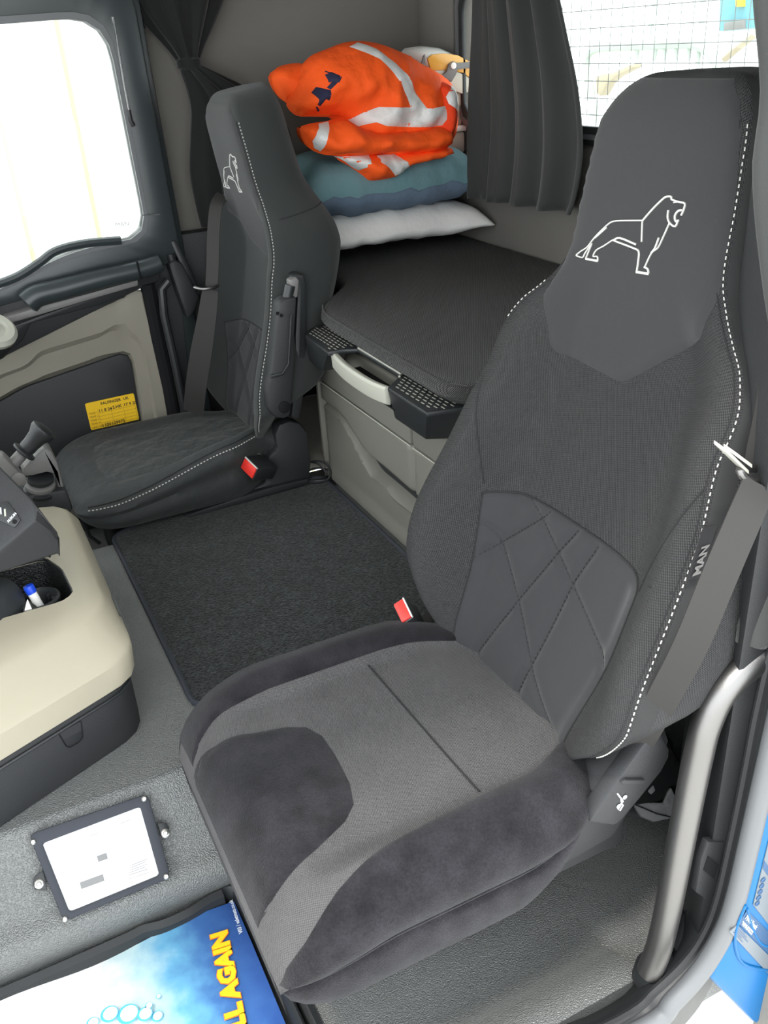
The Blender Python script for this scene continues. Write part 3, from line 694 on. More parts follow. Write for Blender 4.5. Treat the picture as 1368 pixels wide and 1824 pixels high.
P, n = on_surf(S, [(p[0] * .98, p[1]) for p in qy([(.17, -.468), (.09, -.471), (0, -.474), (-.09, -.476), (-.172, -.478)])], .0004, NC); MB().tube(P, .0016, 5).build('cross_seam', 'seam', seat)
# suspension base under the cushion, side frame, recline lever
MB().box((.96, -.62, .02), (1.15, -.30, .09)).build('base_plate', 'dark', seat, bevel=.01)
MB().box((.97, -.60, .09), (1.14, -.32, .25)).build('suspension_boot', 'black', seat, bevel=.02)
MB().box((.80, -.60, .25), (1.15, -.24, .315)).build('cushion_pan', 'dark', seat, bevel=.015)
fx = .715
side = [(960, 1530), (970, 1548), (1000, 1547), (1060, 1512), (1095, 1492), (1115, 1460), (1180, 1370), (1194, 1320), (1180, 1278), (1150, 1268), (1120, 1310), (1085, 1380), (1040, 1440), (1000, 1462), (985, 1462)]
MB().prism([at(u, v, x=fx) for u, v in side], (.05, 0, 0)).build('side_frame', 'darkmat', seat, bevel=.008)
lev = [(1049, 1466), (1060, 1450), (1100, 1392), (1130, 1350), (1165, 1302), (1176, 1300), (1194, 1336), (1193, 1350), (1180, 1375), (1140, 1425), (1105, 1466), (1094, 1472)]
MB().prism([at(u, v, x=fx - .028) for u, v in lev], (.026, 0, 0)).build('recline_lever', 'darkmat', seat, bevel=.006)
lever = [c for c in seat.children if c.name == 'recline_lever'][0]
MB().prism([at(u, v, x=fx - .034) for u, v in ((1108, 1398), (1116, 1390), (1152, 1390), (1148, 1398))], (.01, 0, 0)).build('finger_step', 'darkmat', lever, bevel=.003)
ic = MB(); k = fx - .0292
for u, v, r in ((1102, 1436, .0035), (1113, 1420, .0035)): ic.lathe([(r, 0), (r, .0006)], at(u, v, x=k), (-1, 0, 0), 10)
for pts in ([(1100, 1414), (1106, 1422), (1110, 1428)], [(1106, 1424), (1108, 1432)], [(1106, 1432), (1110, 1434), (1104, 1444), (1101, 1441), (1106, 1432)]):
    ic.tube([at(u, v, x=k) for u, v in pts], .0011, 5)
ic.build('recline_symbol', 'text_white', lever)
MB().tube([at(1012, 1425, x=.73), at(1008, 1452, x=.73)], .004, 8).build('bolt', 'chrome', seat)
MB().box((.735, -.70, .30), (.80, -.50, .44)).build('frame_cover', 'darkmat', seat, bevel=.012)
MB().box((1.12, -.70, .26), (1.165, -.58, .44)).build('far_frame_cover', 'darkmat', seat, bevel=.012)
# buckle on its stalk beside the far bolster
def buckle(c, d, upv, parent, w=.030, l=.062, t=.012):
    d, upv = Vector(d).normalized(), Vector(upv).normalized(); sv = d.cross(upv).normalized(); upv = sv.cross(d)
    b = MB().obox(c, sv * w / 1, d * l / 2 * 1.0, upv * t).build('buckle', 'dark', parent, bevel=.004)
    MB().obox(Vector(c) + d * (l / 2 + .0005), sv * (w * .86), d * .0035, upv * (t * .78)).build('release_button', 'red', b, bevel=.002)
    MB().obox(Vector(c) + d * (l / 2 + .001) + upv * t * .9, sv * (w * .9), d * .002, upv * .0012).build('slot_edge', 'white', b)
    return b
bc = at(727, 1104, x=1.195)
buckle(bc + Vector((.005, -.006, .004)), (-.28, .60, .72), (-.30, -.72, .55), seat, .023, .055, .0125)
MB().ribbon(spline([bc + Vector((0, -.03, -.02)), bc + Vector((.02, -.07, -.01)), at(768, 1075, x=1.29), at(765, 1050, x=1.31)], 5), .022, (-.5, .5, .7), .002).build('buckle_strap', 'belt', seat)
# blue pull loop under the cushion nose
lc = at(600, 1752, z=.285)
MB().tube([lc + Vector((.0, .0, 0)) + Vector((math.cos(a) * .006, 0, 0)) + (RGT * math.cos(a) * .022 + Vector((-.3, .0, -.6)) * (math.sin(a) * .026)) for a in [PI * i / 14 for i in range(15)]], .0035, 8).build('pull_loop', 'blue_ring', seat)

# ---------------------------------------------------------------- the far (driver) seat
DX = 2.43; TILT = math.radians(9.5)
drv = thing('driver_seat', (DX, -.45, .27), 'far driver seat in loose dark cover with its armrests folded up', 'seat')
NFk = NF
DP = Vector((0, -.700, .43))
fr2, wid2, loc2, lp2 = make_back(drv, DP, DX, TILT, 'far_cloth', 'backrest', .15)
NF = orient(fr2)
HEAD2 = [(-a, h) for a, h in HEAD][::-1]
HEAD2 = [(.150, .54), (.075, .465), (.06, .458), (-.07, .432), (-.085, .44), (-.138, .555), (-.140, .62), (-.134, .72), (-.122, .79), (-.09, .825), (.09, .825), (.122, .79), (.134, .72), (.142, .62)]
patch(fr2, HEAD2, .003, .009, NF).build('head_panel', 'panel_cloth', drv, ang=70)
lion(fr2, drv); quilt(fr2, drv, 'quilt_cloth'); back_trim(fr2, wid2, drv, (.02, .79))
# seam across the shell side
lp_ = lp2(.555); P = [p + Vector((-.001, 0, 0)) for p in lp_[-7:]]
MB().tube(P, .0016, 5).build('side_seam', 'seam', drv)
def hside(h): return [p + Vector((-.001, 0, 0)) for p in lp2(h)[-7:]]
S2, wc2 = cushion(DX, -.150, -.690, .262, .405, .298, .012, drv, 'cushion', 'cover', .085, .05, .38, .15)
NC2 = 1 if snormal(S2, 0, -.4).z > 0 else -1
pan = [(-.60, -.655), (-.62, -.55), (-.63, -.40), (-.60, -.29), (-.50, -.255), (-.20, -.245), (.20, -.25), (.42, -.265), (.52, -.31), (.52, -.45), (.50, -.60), (.45, -.70), (-.45, -.70)]
def rumple(a, b, d): return .006 * (noise.noise(Vector((a * 3.0, b * 7, 3))) + .5 * noise.noise(Vector((a * 7 + b * 9, b * 16, 1)))) * min(1, d / .08)
patch(S2, pan, .003, .03, NC2, .02, rumple).build('centre_panel', 'cover2', drv, ang=70)
path = [(-1.01 - .0 * i, -.180 - .50 * i / 40) for i in range(41)]
stitches(S2, path, 'stitch', 'stitching', drv, .0055, .0035, .0024, .0016, NC2)
path = [(1.0, -.30 - .38 * i / 30) for i in range(31)]
stitches(S2, path, 'stitch', 'stitching', drv, .006, .004, .0026, .0016, NC2)
P, n = on_surf(S2, [(-.97, -.182 - .49 * i / 20) for i in range(21)], .0004, NC2); MB().tube(P, .0018, 5).build('seam', 'seam', drv)
# base, black side cover and bracket
MB().box((2.24, -.64, .284), (2.64, -.24, .315)).build('cushion_pan', 'dark', drv, bevel=.01)
MB().box((2.26, -.64, .06), (2.60, -.24, .265)).build('suspension_boot', 'black', drv, bevel=.02)
MB().tube([at(146, 925, x=2.30), at(160, 955, x=2.32), at(178, 968, x=2.32)], .005, 8).build('slide_bar', 'dark', drv)
cov = [(548, 770), (535, 754), (516, 750), (497, 757), (490, 775), (494, 800), (480, 812), (470, 835), (478, 858), (440, 878), (400, 893), (360, 908), (330, 918), (345, 925), (420, 905), (500, 882), (552, 862), (556, 820)]
MB().prism([at(u, v, x=2.205) for u, v in cov], (.05, 0, 0)).build('side_cover', 'darkmat', drv, bevel=.01)
MB().prism([at(u, v, x=2.19) for u, v in ((330, 919), (470, 872), (548, 853), (552, 862), (470, 886), (345, 926))], (.03, 0, 0)).build('slide_rail', 'dark', drv, bevel=.003)
MB().tube([at(463, 790, x=2.215), at(452, 806, x=2.215), at(466, 812, x=2.21)], .008, 8).build('latch', 'chrome', drv)
b2 = at(462, 833, x=2.16)
buckle(b2, (-.35, .80, .30), (-.25, -.35, .9), drv, .030, .075, .020)
# folded armrests
def armrest(x, px, tip, parent, hinge, nm='armrest'):
    a = MB().prism([at(u, v, x=x) for u, v in px], (.050, 0, 0)).build(nm, 'darkmat', parent, bevel=.010)
    MB().tube([at(u, v, x=x + .02) for u, v in tip], .013, 14).build('ribbed_knob', 'dark', a)
    if hinge: MB().lathe([(.016, -.001), (.016, .004), (.013, .006)], at(*hinge, x=x), (-1, 0, 0), 24).build('hinge_cap', 'black', a)
    return a
arm = [(497, 540), (508, 532), (530, 528), (526, 600), (527, 640), (519, 740), (508, 748), (490, 744), (478, 730), (476, 690), (483, 670), (490, 600)]
a1 = armrest(2.10, arm, [(511, 536), (515, 516), (517, 508)], drv, (506, 725))
rear_pl = [(519, 495), (530, 487), (542, 490), (547, 510), (548, 600), (544, 690), (534, 748), (519, 744), (527, 640), (526, 600), (530, 528), (524, 520)]
MB().prism([at(u, v, x=2.125) for u, v in rear_pl], (.045, 0, 0)).build('armrest_backing', 'dark', a1, bevel=.008)
MB().prism([at(u, v, x=2.115) for u, v in ((517, 500), (528, 494), (533, 500), (530, 530), (519, 532))], (.03, 0, 0)).build('tilt_wheel', 'grey_plastic', a1, bevel=.003)
for u, v in ((494, 558), (501, 562)): MB().lathe([(.0045, 0), (.0045, .002)], at(u, v, x=2.0985), (-1, 0, 0), 10).build('screw_hole', 'black', a1)
MB().prism([at(u, v, x=2.094) for u, v in ((483, 668), (503, 664), (513, 648), (518, 560), (521, 560), (516, 652), (505, 669), (483, 675))], (.008, 0, 0)).build('trim_line', 'dark', a1, bevel=.002)
armf = [(300, 470), (312, 462), (325, 470), (357, 530), (345, 560), (335, 570), (320, 530)]
a2 = armrest(2.70, armf, [(309, 472), (304, 456), (303, 452)], drv, None)
MB().prism([at(u, v, x=2.715) for u, v in ((304, 432), (309, 427), (317, 431), (335, 470), (358, 520), (352, 535), (325, 480))], (.03, 0, 0)).build('armrest_backing', 'dark', a2, bevel=.006)
# tag in the far seam
MB().prism([at(u, v, x=2.52) for u, v in ((384, 456), (390, 457), (390, 484), (384, 483))], (.002, 0, 0)).build('label_tab', 'seam', drv, smooth=False)
NF = NFk

# ================================================================ bunk
YB = -.855
cab = thing('bunk_cabinet', (1.55, -1.1, .27), 'grey-beige moulded cabinet front under the bunk between the two seats', 'cabinet')
MB().box((1.27, YR + .02, .271), (2.225, YB - .035, .72)).build('carcass', 'darkmat', cab, smooth=False)
def cz_(u, v): return at(u, v, y=YB)
xl = 2.235; xm = at(733, 800, y=YB).x
zg = cz_(650, 736).z      # groove height
xs0 = 1.27
def slab(x0, x1, z0, z1, name, d=.034, bev=.006):
    return MB().box((x0, YB - d, z0), (x1, YB, z1)).build(name, 'cab_beige', cab, bevel=bev)
slab(xm + .004, xl, zg + .003, .715, 'upper_fascia'); slab(xs0, xm - .004, zg + .003, .715, 'upper_fascia')
# lower doors: an S-shaped moulded hand hold, upper land proud, lower panel set back with a kick bead
def lower(x0, x1, name):
    mb = MB(); nx, nz = 40, 44; z0, z1 = .273, zg - .003
    def P(i, j):
        x = x0 + (x1 - x0) * i / nx; z = z0 + (z1 - z0) * j / nz; t = (xl - x)
        zc = .492 - .105 * sstep(.10, .33, t) - .02 * sstep(.33, .9, t)   # upper edge of the lower panel
        wd_ = .018 + .036 * sstep(.08, .34, t)
        dp = .022 + .045 * sstep(.05, .32, t); k = (z - zc) / wd_
        y = -dp * (sstep(0, .62, k) - sstep(.62, 1.35, k)) - .005 * sstep(.02, -.02, k) + .008 * sstep(.325, .285, z)
        if i in (0, nx) or j in (0, nz): y -= .010
        return Vector((x, YB + y, z))
    front = [[P(i, j) for i in range(nx + 1)] for j in range(nz + 1)]
    mb.loft(front, False, False)
    per = [P(i, 0) for i in range(nx + 1)] + [P(nx, j) for j in range(1, nz + 1)] + [P(i, nz) for i in range(nx - 1, -1, -1)] + [P(0, j) for j in range(nz - 1, 0, -1)]
    mb.loft([per, [p + Vector((0, -.03, 0)) for p in per]], True, False)
    return mb.build(name, 'cab_beige', cab, ang=50)
MB().tube([(xl - .004, YB - .001, zg - .002), (xm + .006, YB - .001, zg - .002)], .0016, 6).build('groove_bead', 'silver', cab)
MB().tube([(xm - .006, YB - .001, zg - .002), (xs0, YB - .001, zg - .002)], .0016, 6).build('groove_bead', 'silver', cab)
lower(xm + .003, xl, 'lower_panel'); lower(xs0, xm - .003, 'lower_panel')
MB().box((2.236, YR + .02, .271), (2.25, YB + .004, .72)).build('end_panel', 'cab_beige', cab, bevel=.004)
# perforated tray with a grey grab rail, fixed along the bunk edge
zt_ = .748
tray = thing('bunk_tray', (1.75, -.79, .70), 'black perforated tray with pale grey grab rail along the bunk edge', 'tray')
def tz(u, v): return at(u, v, z=zt_)
yF, yN, yB2 = -.715, -.785, -.90
tp = [(2.15, -.93), (2.13, -.805), (2.085, -.774), (1.920, -.765), (1.916, -.800), (1.900, -.834), (1.672, -.831), (1.660, -.815), (1.622, -.773), (1.448, -.771), (1.428, -.862), (1.41, -.93)]
MB().prism([(x, y, zt_) for x, y in tp], (0, 0, -.012)).build('top_plate', 'dark', tray, bevel=.004)
for top_, bot_ in (([(2.145, -.90), (2.13, -.805), (2.085, -.774), (1.920, -.765), (1.914, -.80)], [(2.19, -.90), (2.165, -.815), (2.14, -.797), (2.036, -.793), (2.03, -.83)]),
                   ([(1.662, -.818), (1.622, -.773), (1.448, -.771), (1.428, -.862), (1.41, -.93)], [(1.665, -.83), (1.649, -.800), (1.511, -.800), (1.468, -.872), (1.45, -.93)])):
    T_ = [Vector((x, y, zt_ - .003)) for x, y in top_]; B2 = [Vector((x, y, .662)) for x, y in bot_]; inn_ = Vector((0, -.012, 0))
    MB().loft([[t_, b_, b_ + inn_, t_ + inn_] for t_, b_ in zip(T_, B2)]).build('apron', 'dark', tray, bevel=.003)
rail = spline([(1.935, -.782, .742), (1.86, -.772, .740), (1.78, -.768, .740), (1.70, -.770, .740), (1.640, -.778, .742)], 6)
MB().loft([[p + Vector((0, -.012, -.002)), p, p + Vector((0, .004, -.006)), p + Vector((0, .002, -.040)), p + Vector((0, -.010, -.044))] for p in rail]).build('grab_rail', 'silver', tray, bevel=.002)
MB().tube([(1.900, -.836, zt_ + .001), (1.672, -.833, zt_ + .001), (1.662, -.822, zt_ + .001)], .0028, 6).build('slot_edge', 'silver', tray)
MB().box((1.63, -.850, zt_ - .06), (1.93, -.79, zt_ - .056)).build('recess_floor', 'black', tray)
sl = MB()
def slots(x0, x1, y0, y1):
    r = 0; y = y0
    while y < y1:
        x = x0 + (.011 if r % 2 else 0)
        while x < x1:
            if inside((x, y), tp) and poly_d((x, y), tp) > .012: sl.obox((x, y, zt_ + .0002), (.0062, 0, 0), (0, .0013, 0), (0, 0, .0004))
            x += .022
        y += .0105; r += 1
slots(1.93, 2.13, -.915, -.77); slots(1.43, 1.66, -.915, -.77); slots(1.66, 1.93, -.915, -.84)
sl.build('lit_slot_dashes', 'silver', tray, smooth=False, kind='stuff')  # flat pale dashes: brightness seen through the tray holes, put into the colour
# mattress: box with soft edges, full width behind, cut back behind both seats
mp = [(2.20, -.895), (2.11, -.826), (2.02, -.805), (1.75, -.800), (1.43, -.798), (1.385, -.825), (1.35, -.92), (1.28, -1.0), (.62, -1.02), (.62, YR + .005), (2.84, YR + .005), (2.84, -1.05), (2.30, -.985)]
mr = resample(rounded([(x, y, 0) for x, y in mp], .05, 6), 150)
cen = Vector((1.75, -1.25, 0)); zm0, zm1 = .752, .842
secs = []
for k in range(13):
    a = PI * k / 12 - PI / 2; ins = .022 * (1 - math.cos(a)) + (.028 * (-math.sin(a)) if a < 0 else 0) ; z = (zm0 + zm1) / 2 - .018 + math.sin(a) * ((zm1 - zm0) / 2 - .018)
    secs.append([p + (cen - p).normalized() * ins + Vector((0, 0, z)) for p in mr])
def mtop(p): return 0
fl = []
for k in range(1, 12):
    t = 1 - (1 - k / 12) ** 1.3
    fl.append([p.lerp(Vector((cen.x + (p.x - cen.x) * .3, cen.y, p.z)), t) for p in secs[-1]])
allsec = secs + [[p + Vector((0, 0, mtop(p) * (i + 1) / 11)) for p in s_] for i, s_ in enumerate(fl)]
mm = MB().loft(allsec, True, True); mm.uv = [(p.x * .8 + p.z * .3, p.y + p.z) for p in mm.v]
mat_o = mm.build('bunk_mattress', 'mattress', None, ang=80)
tag(mat_o, 'black ribbed mattress on the bunk behind the seats', 'mattress')
pip = [p + Vector((0, 0, .006)) for p in secs[9]]
MB().tube(pip[4:44], .0022, 5).build('piping', 'mattress', mat_o)

# ---------------------------------------------------------------- bedding piled at the far end
def pillow_pts(c, ax, ay, hu, hd, nu=36, nv=28, seed=0, pinch=.35, wr=.006, zsag=None):
    """soft cushion: rounded thick edge, rise hu above and hd below its waist"""
    c = Vector(c)
    def P(u, v, s):
        eu = 1 - pinch * .14 * (v ** 4) * (1 - abs(u)) + .0; ev = 1 - pinch * .14 * (u ** 4) * (1 - abs(v))
        x, y = u * ax * eu, v * ay * ev
        t = max(0, (1 - abs(u) ** 4.5)) ** .5 * max(0, (1 - abs(v) ** 4.5)) ** .5
        k = max(abs(u), abs(v)) ** 3
        wn = noise.noise(Vector((y * 26 + seed, x * 5, seed))) * k + .5 * noise.noise(Vector((y * 9 + seed, x * 9, 3))) + .9 * t * noise.noise(Vector((y * 20 + x * 8, x * 6 - y * 6, s * 3 + seed)))
        z = s * (hu if s > 0 else hd) * t + wr * 1.5 * wn
        q = Vector((x + wr * .8 * noise.noise(Vector((y * 18, 1, seed + 5))) * k, y, z)) + c
        if zsag: q = zsag(q, s, u, v)
        return q
    return P
def pillow(P, name, m, parent=None, s_list=(1, -1), nu=40, nv=30):
    mb = MB()
    for s in s_list:
        mb.loft([[P(math.sin(PI / 2 * (2 * i / nu - 1)), math.sin(PI / 2 * (2 * j / nv - 1)), s) for i in range(nu + 1)] for j in range(nv + 1)], False, False)
    bmw = mb.build(name, m, parent, ang=180)
    return bmw
def zs(q, s, u, v):        # the corner by the rear window is drawn out to a flat point
    k = sstep(.3, 1, -v) * sstep(.2, 1, -u); return q + Vector((-.03 * k, -.0 * k, -.010 * k))
wp = thing('white_pillow', (2.63, -1.2, .88), 'flat white pillow lying on the mattress at the bottom of the pile', 'pillow')
Pw = pillow_pts((2.635, -1.255, .880), .195, .292, .066, .036, seed=3, pinch=.5, wr=.007, zsag=zs)
pillow(Pw, 'pillowcase', 'white_cloth', wp)
tp_ = thing('teal_pillow', (2.63, -1.2, 1.0), 'puffy teal and slate pillow on top of the white pillow, under the orange jacket', 'pillow')
Pt = pillow_pts((2.635, -1.245, 1.000), .20, .290, .108, .064, seed=9, pinch=.4, wr=.010)
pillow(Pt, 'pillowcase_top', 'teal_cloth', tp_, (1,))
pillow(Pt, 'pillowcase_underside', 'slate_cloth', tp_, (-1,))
MB().tube([Pt(-1, math.sin(PI / 2 * (2 * j / 30 - 1)), 1) for j in range(31)], .002, 5).build('seam', 'slate_cloth', tp_)

# ---------------------------------------------------------------- hi-vis jacket
jk = thing('hi_vis_jacket', (2.58, -1.2, 1.12), 'crumpled orange hi-vis jacket with silver reflective bands heaped on the teal pillow', 'jacket')
def blob(px, x0, dep, R, seed, wr, name, m, parent, step=.011, back=.10):
    """cloth lobe filled out from its outline; returns its surface S(y, z)"""
    poly = [(p.y, p.z) for p in spline([at(u, v, x=x0) for u, v in px + [px[0]]], 4)[:-1]]
    def bulge(y, z):
        if not inside((y, z), poly): return 0
        d = min(1, poly_d((y, z), poly) / R); return math.sqrt(1 - (1 - d) ** 2)
    def fold(y, z):
        n1 = noise.noise(Vector((y * 6 + seed, z * 6, seed))); r1 = 1 - abs(noise.noise(Vector((y * 9 + z * 5 + seed, z * 9 - y * 4, 5 + seed))))
        r2 = 1 - abs(noise.noise(Vector((y * 17 - z * 11 + seed, z * 15 + y * 8, 9 + seed)))); return wr * (n1 * 1.2 + (r1 - .7) * 1.8 + (r2 - .7) * .8 + .3 * noise.noise(Vector((y * 30, z * 30, seed))))
    def S(y, z):
        b = bulge(y, z); return Vector((x0 - b * dep - fold(y, z) * b, y, z))
    v, f, bd = tri_poly(poly, step); nb = len(v); cb = {}
    fr_ = [S(p[0], p[1]) for p in v]; bk = [Vector((x0 + bulge(p[0], p[1]) * back, p[0], p[1])) for p in v]
    edge = len(bd)
    mb = MB().add(fr_ + bk, [list(t) for t in f] + [[i + nb for i in t][::-1] for t in f] + [(i, (i + 1) % edge, nb + (i + 1) % edge, nb + i) for i in range(edge)])
    bm_o = mb.build(name, m, parent, ang=180)
    return S, bm_o
def band(S, quad, name, parent, x0, m='reflect', off=.003, flipx=-1):
    poly = [(p.y, p.z) for p in [at(u, v, x=x0) for u, v in quad]]
    fl = 1 if snormal(S, poly[0][0] + .01, poly[0][1] - .01).x < 0 else -1
    return patch(lambda a, b: S(a, b), poly, off, .010, fl, .006).build(name, m, parent, ang=180)
XJ = 2.56
Sh, hood = blob([(482, 136), (494, 120), (520, 113), (540, 114), (560, 128), (566, 160), (540, 196), (508, 182), (490, 162)], 2.60, .06, .07, 4, .012, 'collar', 'orange', jk)
main = [(540, 112), (556, 98), (585, 86), (612, 76), (640, 73), (676, 78), (712, 92), (745, 112), (772, 126), (792, 142), (800, 165), (804, 205), (798, 240), (786, 262), (760, 272), (700, 276), (640, 276), (600, 262), (585, 245), (590, 212), (560, 208), (528, 206), (510, 186), (520, 160)]
Sm, _ = blob(main, XJ, .17, .20, 1, .021, 'jacket_back', 'orange', jk)
slv = [(533, 226), (552, 220), (580, 216), (612, 210), (640, 226), (700, 232), (780, 222), (796, 240), (792, 262), (750, 274), (690, 276), (620, 278), (575, 275), (548, 262), (537, 244)]
Ss, _ = blob(slv, XJ - .10, .085, .06, 6, .022, 'sleeve', 'orange', jk)
tail = [(592, 276), (640, 272), (720, 268), (788, 258), (797, 272), (780, 282), (720, 298), (700, 315), (672, 322), (652, 322), (640, 312), (625, 298), (604, 286)]
St, _ = blob(tail, XJ - .10, .09, .06, 8, .020, 'jacket_hem', 'orange', jk)
cuff = [(776, 152), (790, 146), (802, 158), (808, 190), (808, 215), (800, 235), (788, 250), (776, 240), (770, 200)]
Sc, _ = blob(cuff, XJ - .10, .06, .05, 11, .010, 'far_sleeve', 'orange_dark', jk)
band(Sm, [(608, 84), (628, 76), (648, 88), (668, 108), (688, 132), (700, 152), (706, 172), (716, 190), (690, 189), (682, 168), (674, 148), (664, 130), (645, 106)], 'reflective_band', jk, XJ)
band(Sm, [(600, 212), (618, 198), (640, 188), (680, 188), (720, 190), (760, 184), (782, 178), (787, 198), (786, 212), (760, 218), (730, 222), (690, 222), (650, 220), (635, 214), (612, 222)], 'reflective_band', jk, XJ)
band(Ss, [(562, 220), (582, 216), (574, 226), (564, 244), (562, 268), (552, 262), (546, 250), (550, 234)], 'reflective_band', jk, XJ - .10)
band(St, [(594, 278), (648, 274), (642, 288), (632, 302), (610, 288)], 'reflective_band', jk, XJ - .10)
band(St, [(660, 275), (694, 273), (712, 290), (716, 300), (690, 310), (676, 298), (660, 286)], 'reflective_band', jk, XJ - .10)
band(Sc, [(784, 162), (795, 150), (804, 170), (806, 192), (796, 196), (782, 184), (780, 172)], 'reflective_band', jk, XJ - .10)
def print_(q): 
    poly = [(p.y, p.z) for p in [at(u, v, x=XJ - .15) for u, v in q]]
    cy, cz0 = sum(p[0] for p in poly) / len(poly), sum(p[1] for p in poly) / len(poly)
    poly = [(p.y, p.z) for p in [at(u, v, x=Sm(cy, cz0).x) for u, v in q]]
    fl = 1 if snormal(Sm, poly[0][0], poly[0][1]).x < 0 else -1
    return patch(Sm, poly, .0025, .005, fl, .002)
for q in ([(559, 133), (568, 128), (580, 136), (575, 146), (561, 145)], [(561, 143), (567, 146), (557, 158), (552, 155)], [(533, 164), (540, 154), (557, 159), (556, 177), (550, 174), (545, 187), (538, 184), (540, 175)]):
    print_(q).build('printed_emblem', 'navy', jk, ang=180)
for q in ([(571, 126), (588, 135), (587, 137), (570, 128)], [(586, 135), (588, 136), (579, 147), (577, 146)], [(563, 160), (565, 161), (557, 182), (555, 181)], [(537, 188), (541, 188), (550, 196), (547, 197)]):
    print_(q).build('printed_outline', 'navy', jk, ang=180)

# ---------------------------------------------------------------- safety helmet and boxes in the rear corner
XH = 2.66
hb = thing('storage_box', (2.68, -1.47, .9), 'pale grey lidded box in the rear corner behind the orange jacket', 'box')
MB().box((2.58, YR + .012, 1.062), (2.80, -1.36, 1.125)).build('body', 'cream', hb, bevel=.01)
MB().box((2.572, YR + .008, 1.125), (2.808, -1.352, 1.142)).build('lid', 'white', hb, bevel=.005)
bx = thing('card_box', (2.68, -1.47, 1.142), 'beige carton standing on the grey lidded box in the rear corner', 'box')
MB().box((2.60, YR + .012, 1.1425), (2.80, -1.38, 1.235)).build('carton', 'cream', bx, bevel=.004)
MB().box((2.596, YR + .03, 1.19), (2.602, -1.39, 1.236)).build('flap', 'door_beige', bx, bevel=.001)
he = thing('safety_helmet', (2.68, -1.47, 1.235), 'white helmet with raised amber visor and grey visor arm on top of the boxes', 'helmet')
hx = 2.60
def hp(px, x): return [at(u, v, x=x) for u, v in px]
shell = [(741, 92), (748, 84), (770, 81), (795, 83), (815, 92), (842, 108), (846, 140), (846, 176), (815, 172), (780, 160), (760, 140), (750, 120), (744, 108)]
hs_ = [(p.y, p.z) for p in hp(shell, hx)]
loops = []
c_ = Vector((0, sum(a for a, b in hs_) / len(hs_), sum(b for a, b in hs_) / len(hs_)))
for k in range(9):
    a = PI * k / 8; s_ = .55 + .45 * math.sin(a); loops.append([Vector((hx + .075 - .075 * math.cos(a), c_.y + (y - c_.y) * s_, c_.z + (z - c_.z) * s_)) for y, z in hs_])
MB().loft(loops).build('shell', 'white', he, ang=70)
vis = [(762, 104), (770, 97), (790, 95), (815, 98), (842, 112), (842, 142), (825, 130), (800, 124), (768, 126)]
vz = hp(vis, hx - .012); MB().prism(vz, (.008, 0, 0)).build('visor', 'amber', he, bevel=.002)
vl = [(768, 126), (800, 124), (826, 132), (842, 143), (842, 160), (826, 168), (800, 158), (775, 138)]
MB().prism(hp(vl, hx - .010), (.008, 0, 0)).build('visor_lower', 'cream', he, bevel=.002)
arm_ = [(783, 138), (796, 128), (800, 114), (808, 109), (814, 112), (840, 110), (846, 120), (816, 124), (812, 134), (805, 146), (797, 142), (790, 143)]
MB().prism(hp(arm_, hx - .022), (.010, 0, 0)).build('visor_arm', 'grey_plastic', he, bevel=.002)
MB().lathe([(.009, 0), (.009, .004), (.005, .005)], at(807, 117, x=hx - .022), (-1, 0, 0), 16).build('pivot', 'white', he)
MB().prism(hp([(750, 118), (755, 100), (757, 97), (757, 116), (754, 122)], hx - .004), (.006, 0, 0)).build('strap_slot', 'grey_plastic', he)

# ---------------------------------------------------------------- curtains
def drape(cen, half, depth, folds, seed, z):
    """closed pleated section of a gathered curtain"""
    pts = []
    n = 72
    for k in range(n):
        a = 2 * PI * k / n; w = 1 + .16 * math.sin(folds * a + seed) + .07 * math.sin(folds * 2.3 * a + 2 * seed + z * 3)
        pts.append(Vector((cen[0] + math.sin(a) * depth * w, cen[1] + math.cos(a) * half * w, z)))
    return pts
ct = thing('tied_curtain', (2.74, -.77, 1.6), 'black curtain gathered by a tie behind the far seat headrest', 'curtain')
up = [(1.94, -.79, .17), (1.75, -.785, .16), (1.62, -.78, .145), (1.53, -.77, .125), (1.46, -.77, .085), (1.40, -.772, .045), (1.365, -.772, .026)]
fz, fw, fy = smooth_tab([(-a, c) for a, b, c in up]), None, smooth_tab([(-a, b) for a, b, c in up])
MB().loft([drape((2.79, fy(-z)), fz(-z), .028 + fz(-z) * .16, 9, 1, z) for z in [1.94 - .575 * i / 40 for i in range(41)]]).build('upper_drape', 'curtain', ct, ang=180)
MB().loft([[Vector((2.79 + math.sin(2 * PI * k / 20) * .040 * r, -.772 + math.cos(2 * PI * k / 20) * .034 * r, z)) for k in range(20)] for z, r in ((1.378, .8), (1.372, 1), (1.352, 1), (1.346, .8))]).build('tie_band', 'curtain', ct)
lo = [(1.357, -.772, .024), (1.33, -.80, .045), (1.29, -.84, .075), (1.24, -.875, .105), (1.17, -.89, .13), (1.08, -.885, .14), (1.0, -.88, .135), (.92, -.87, .12)]
lz, ly = smooth_tab([(-a, c) for a, b, c in lo]), smooth_tab([(-a, b) for a, b, c in lo])
MB().loft([drape((2.785, ly(-z)), lz(-z), .026 + lz(-z) * .22, 7, 4, z) for z in [1.357 - .437 * i / 34 for i in range(35)]]).build('lower_drape', 'curtain', ct, ang=180)
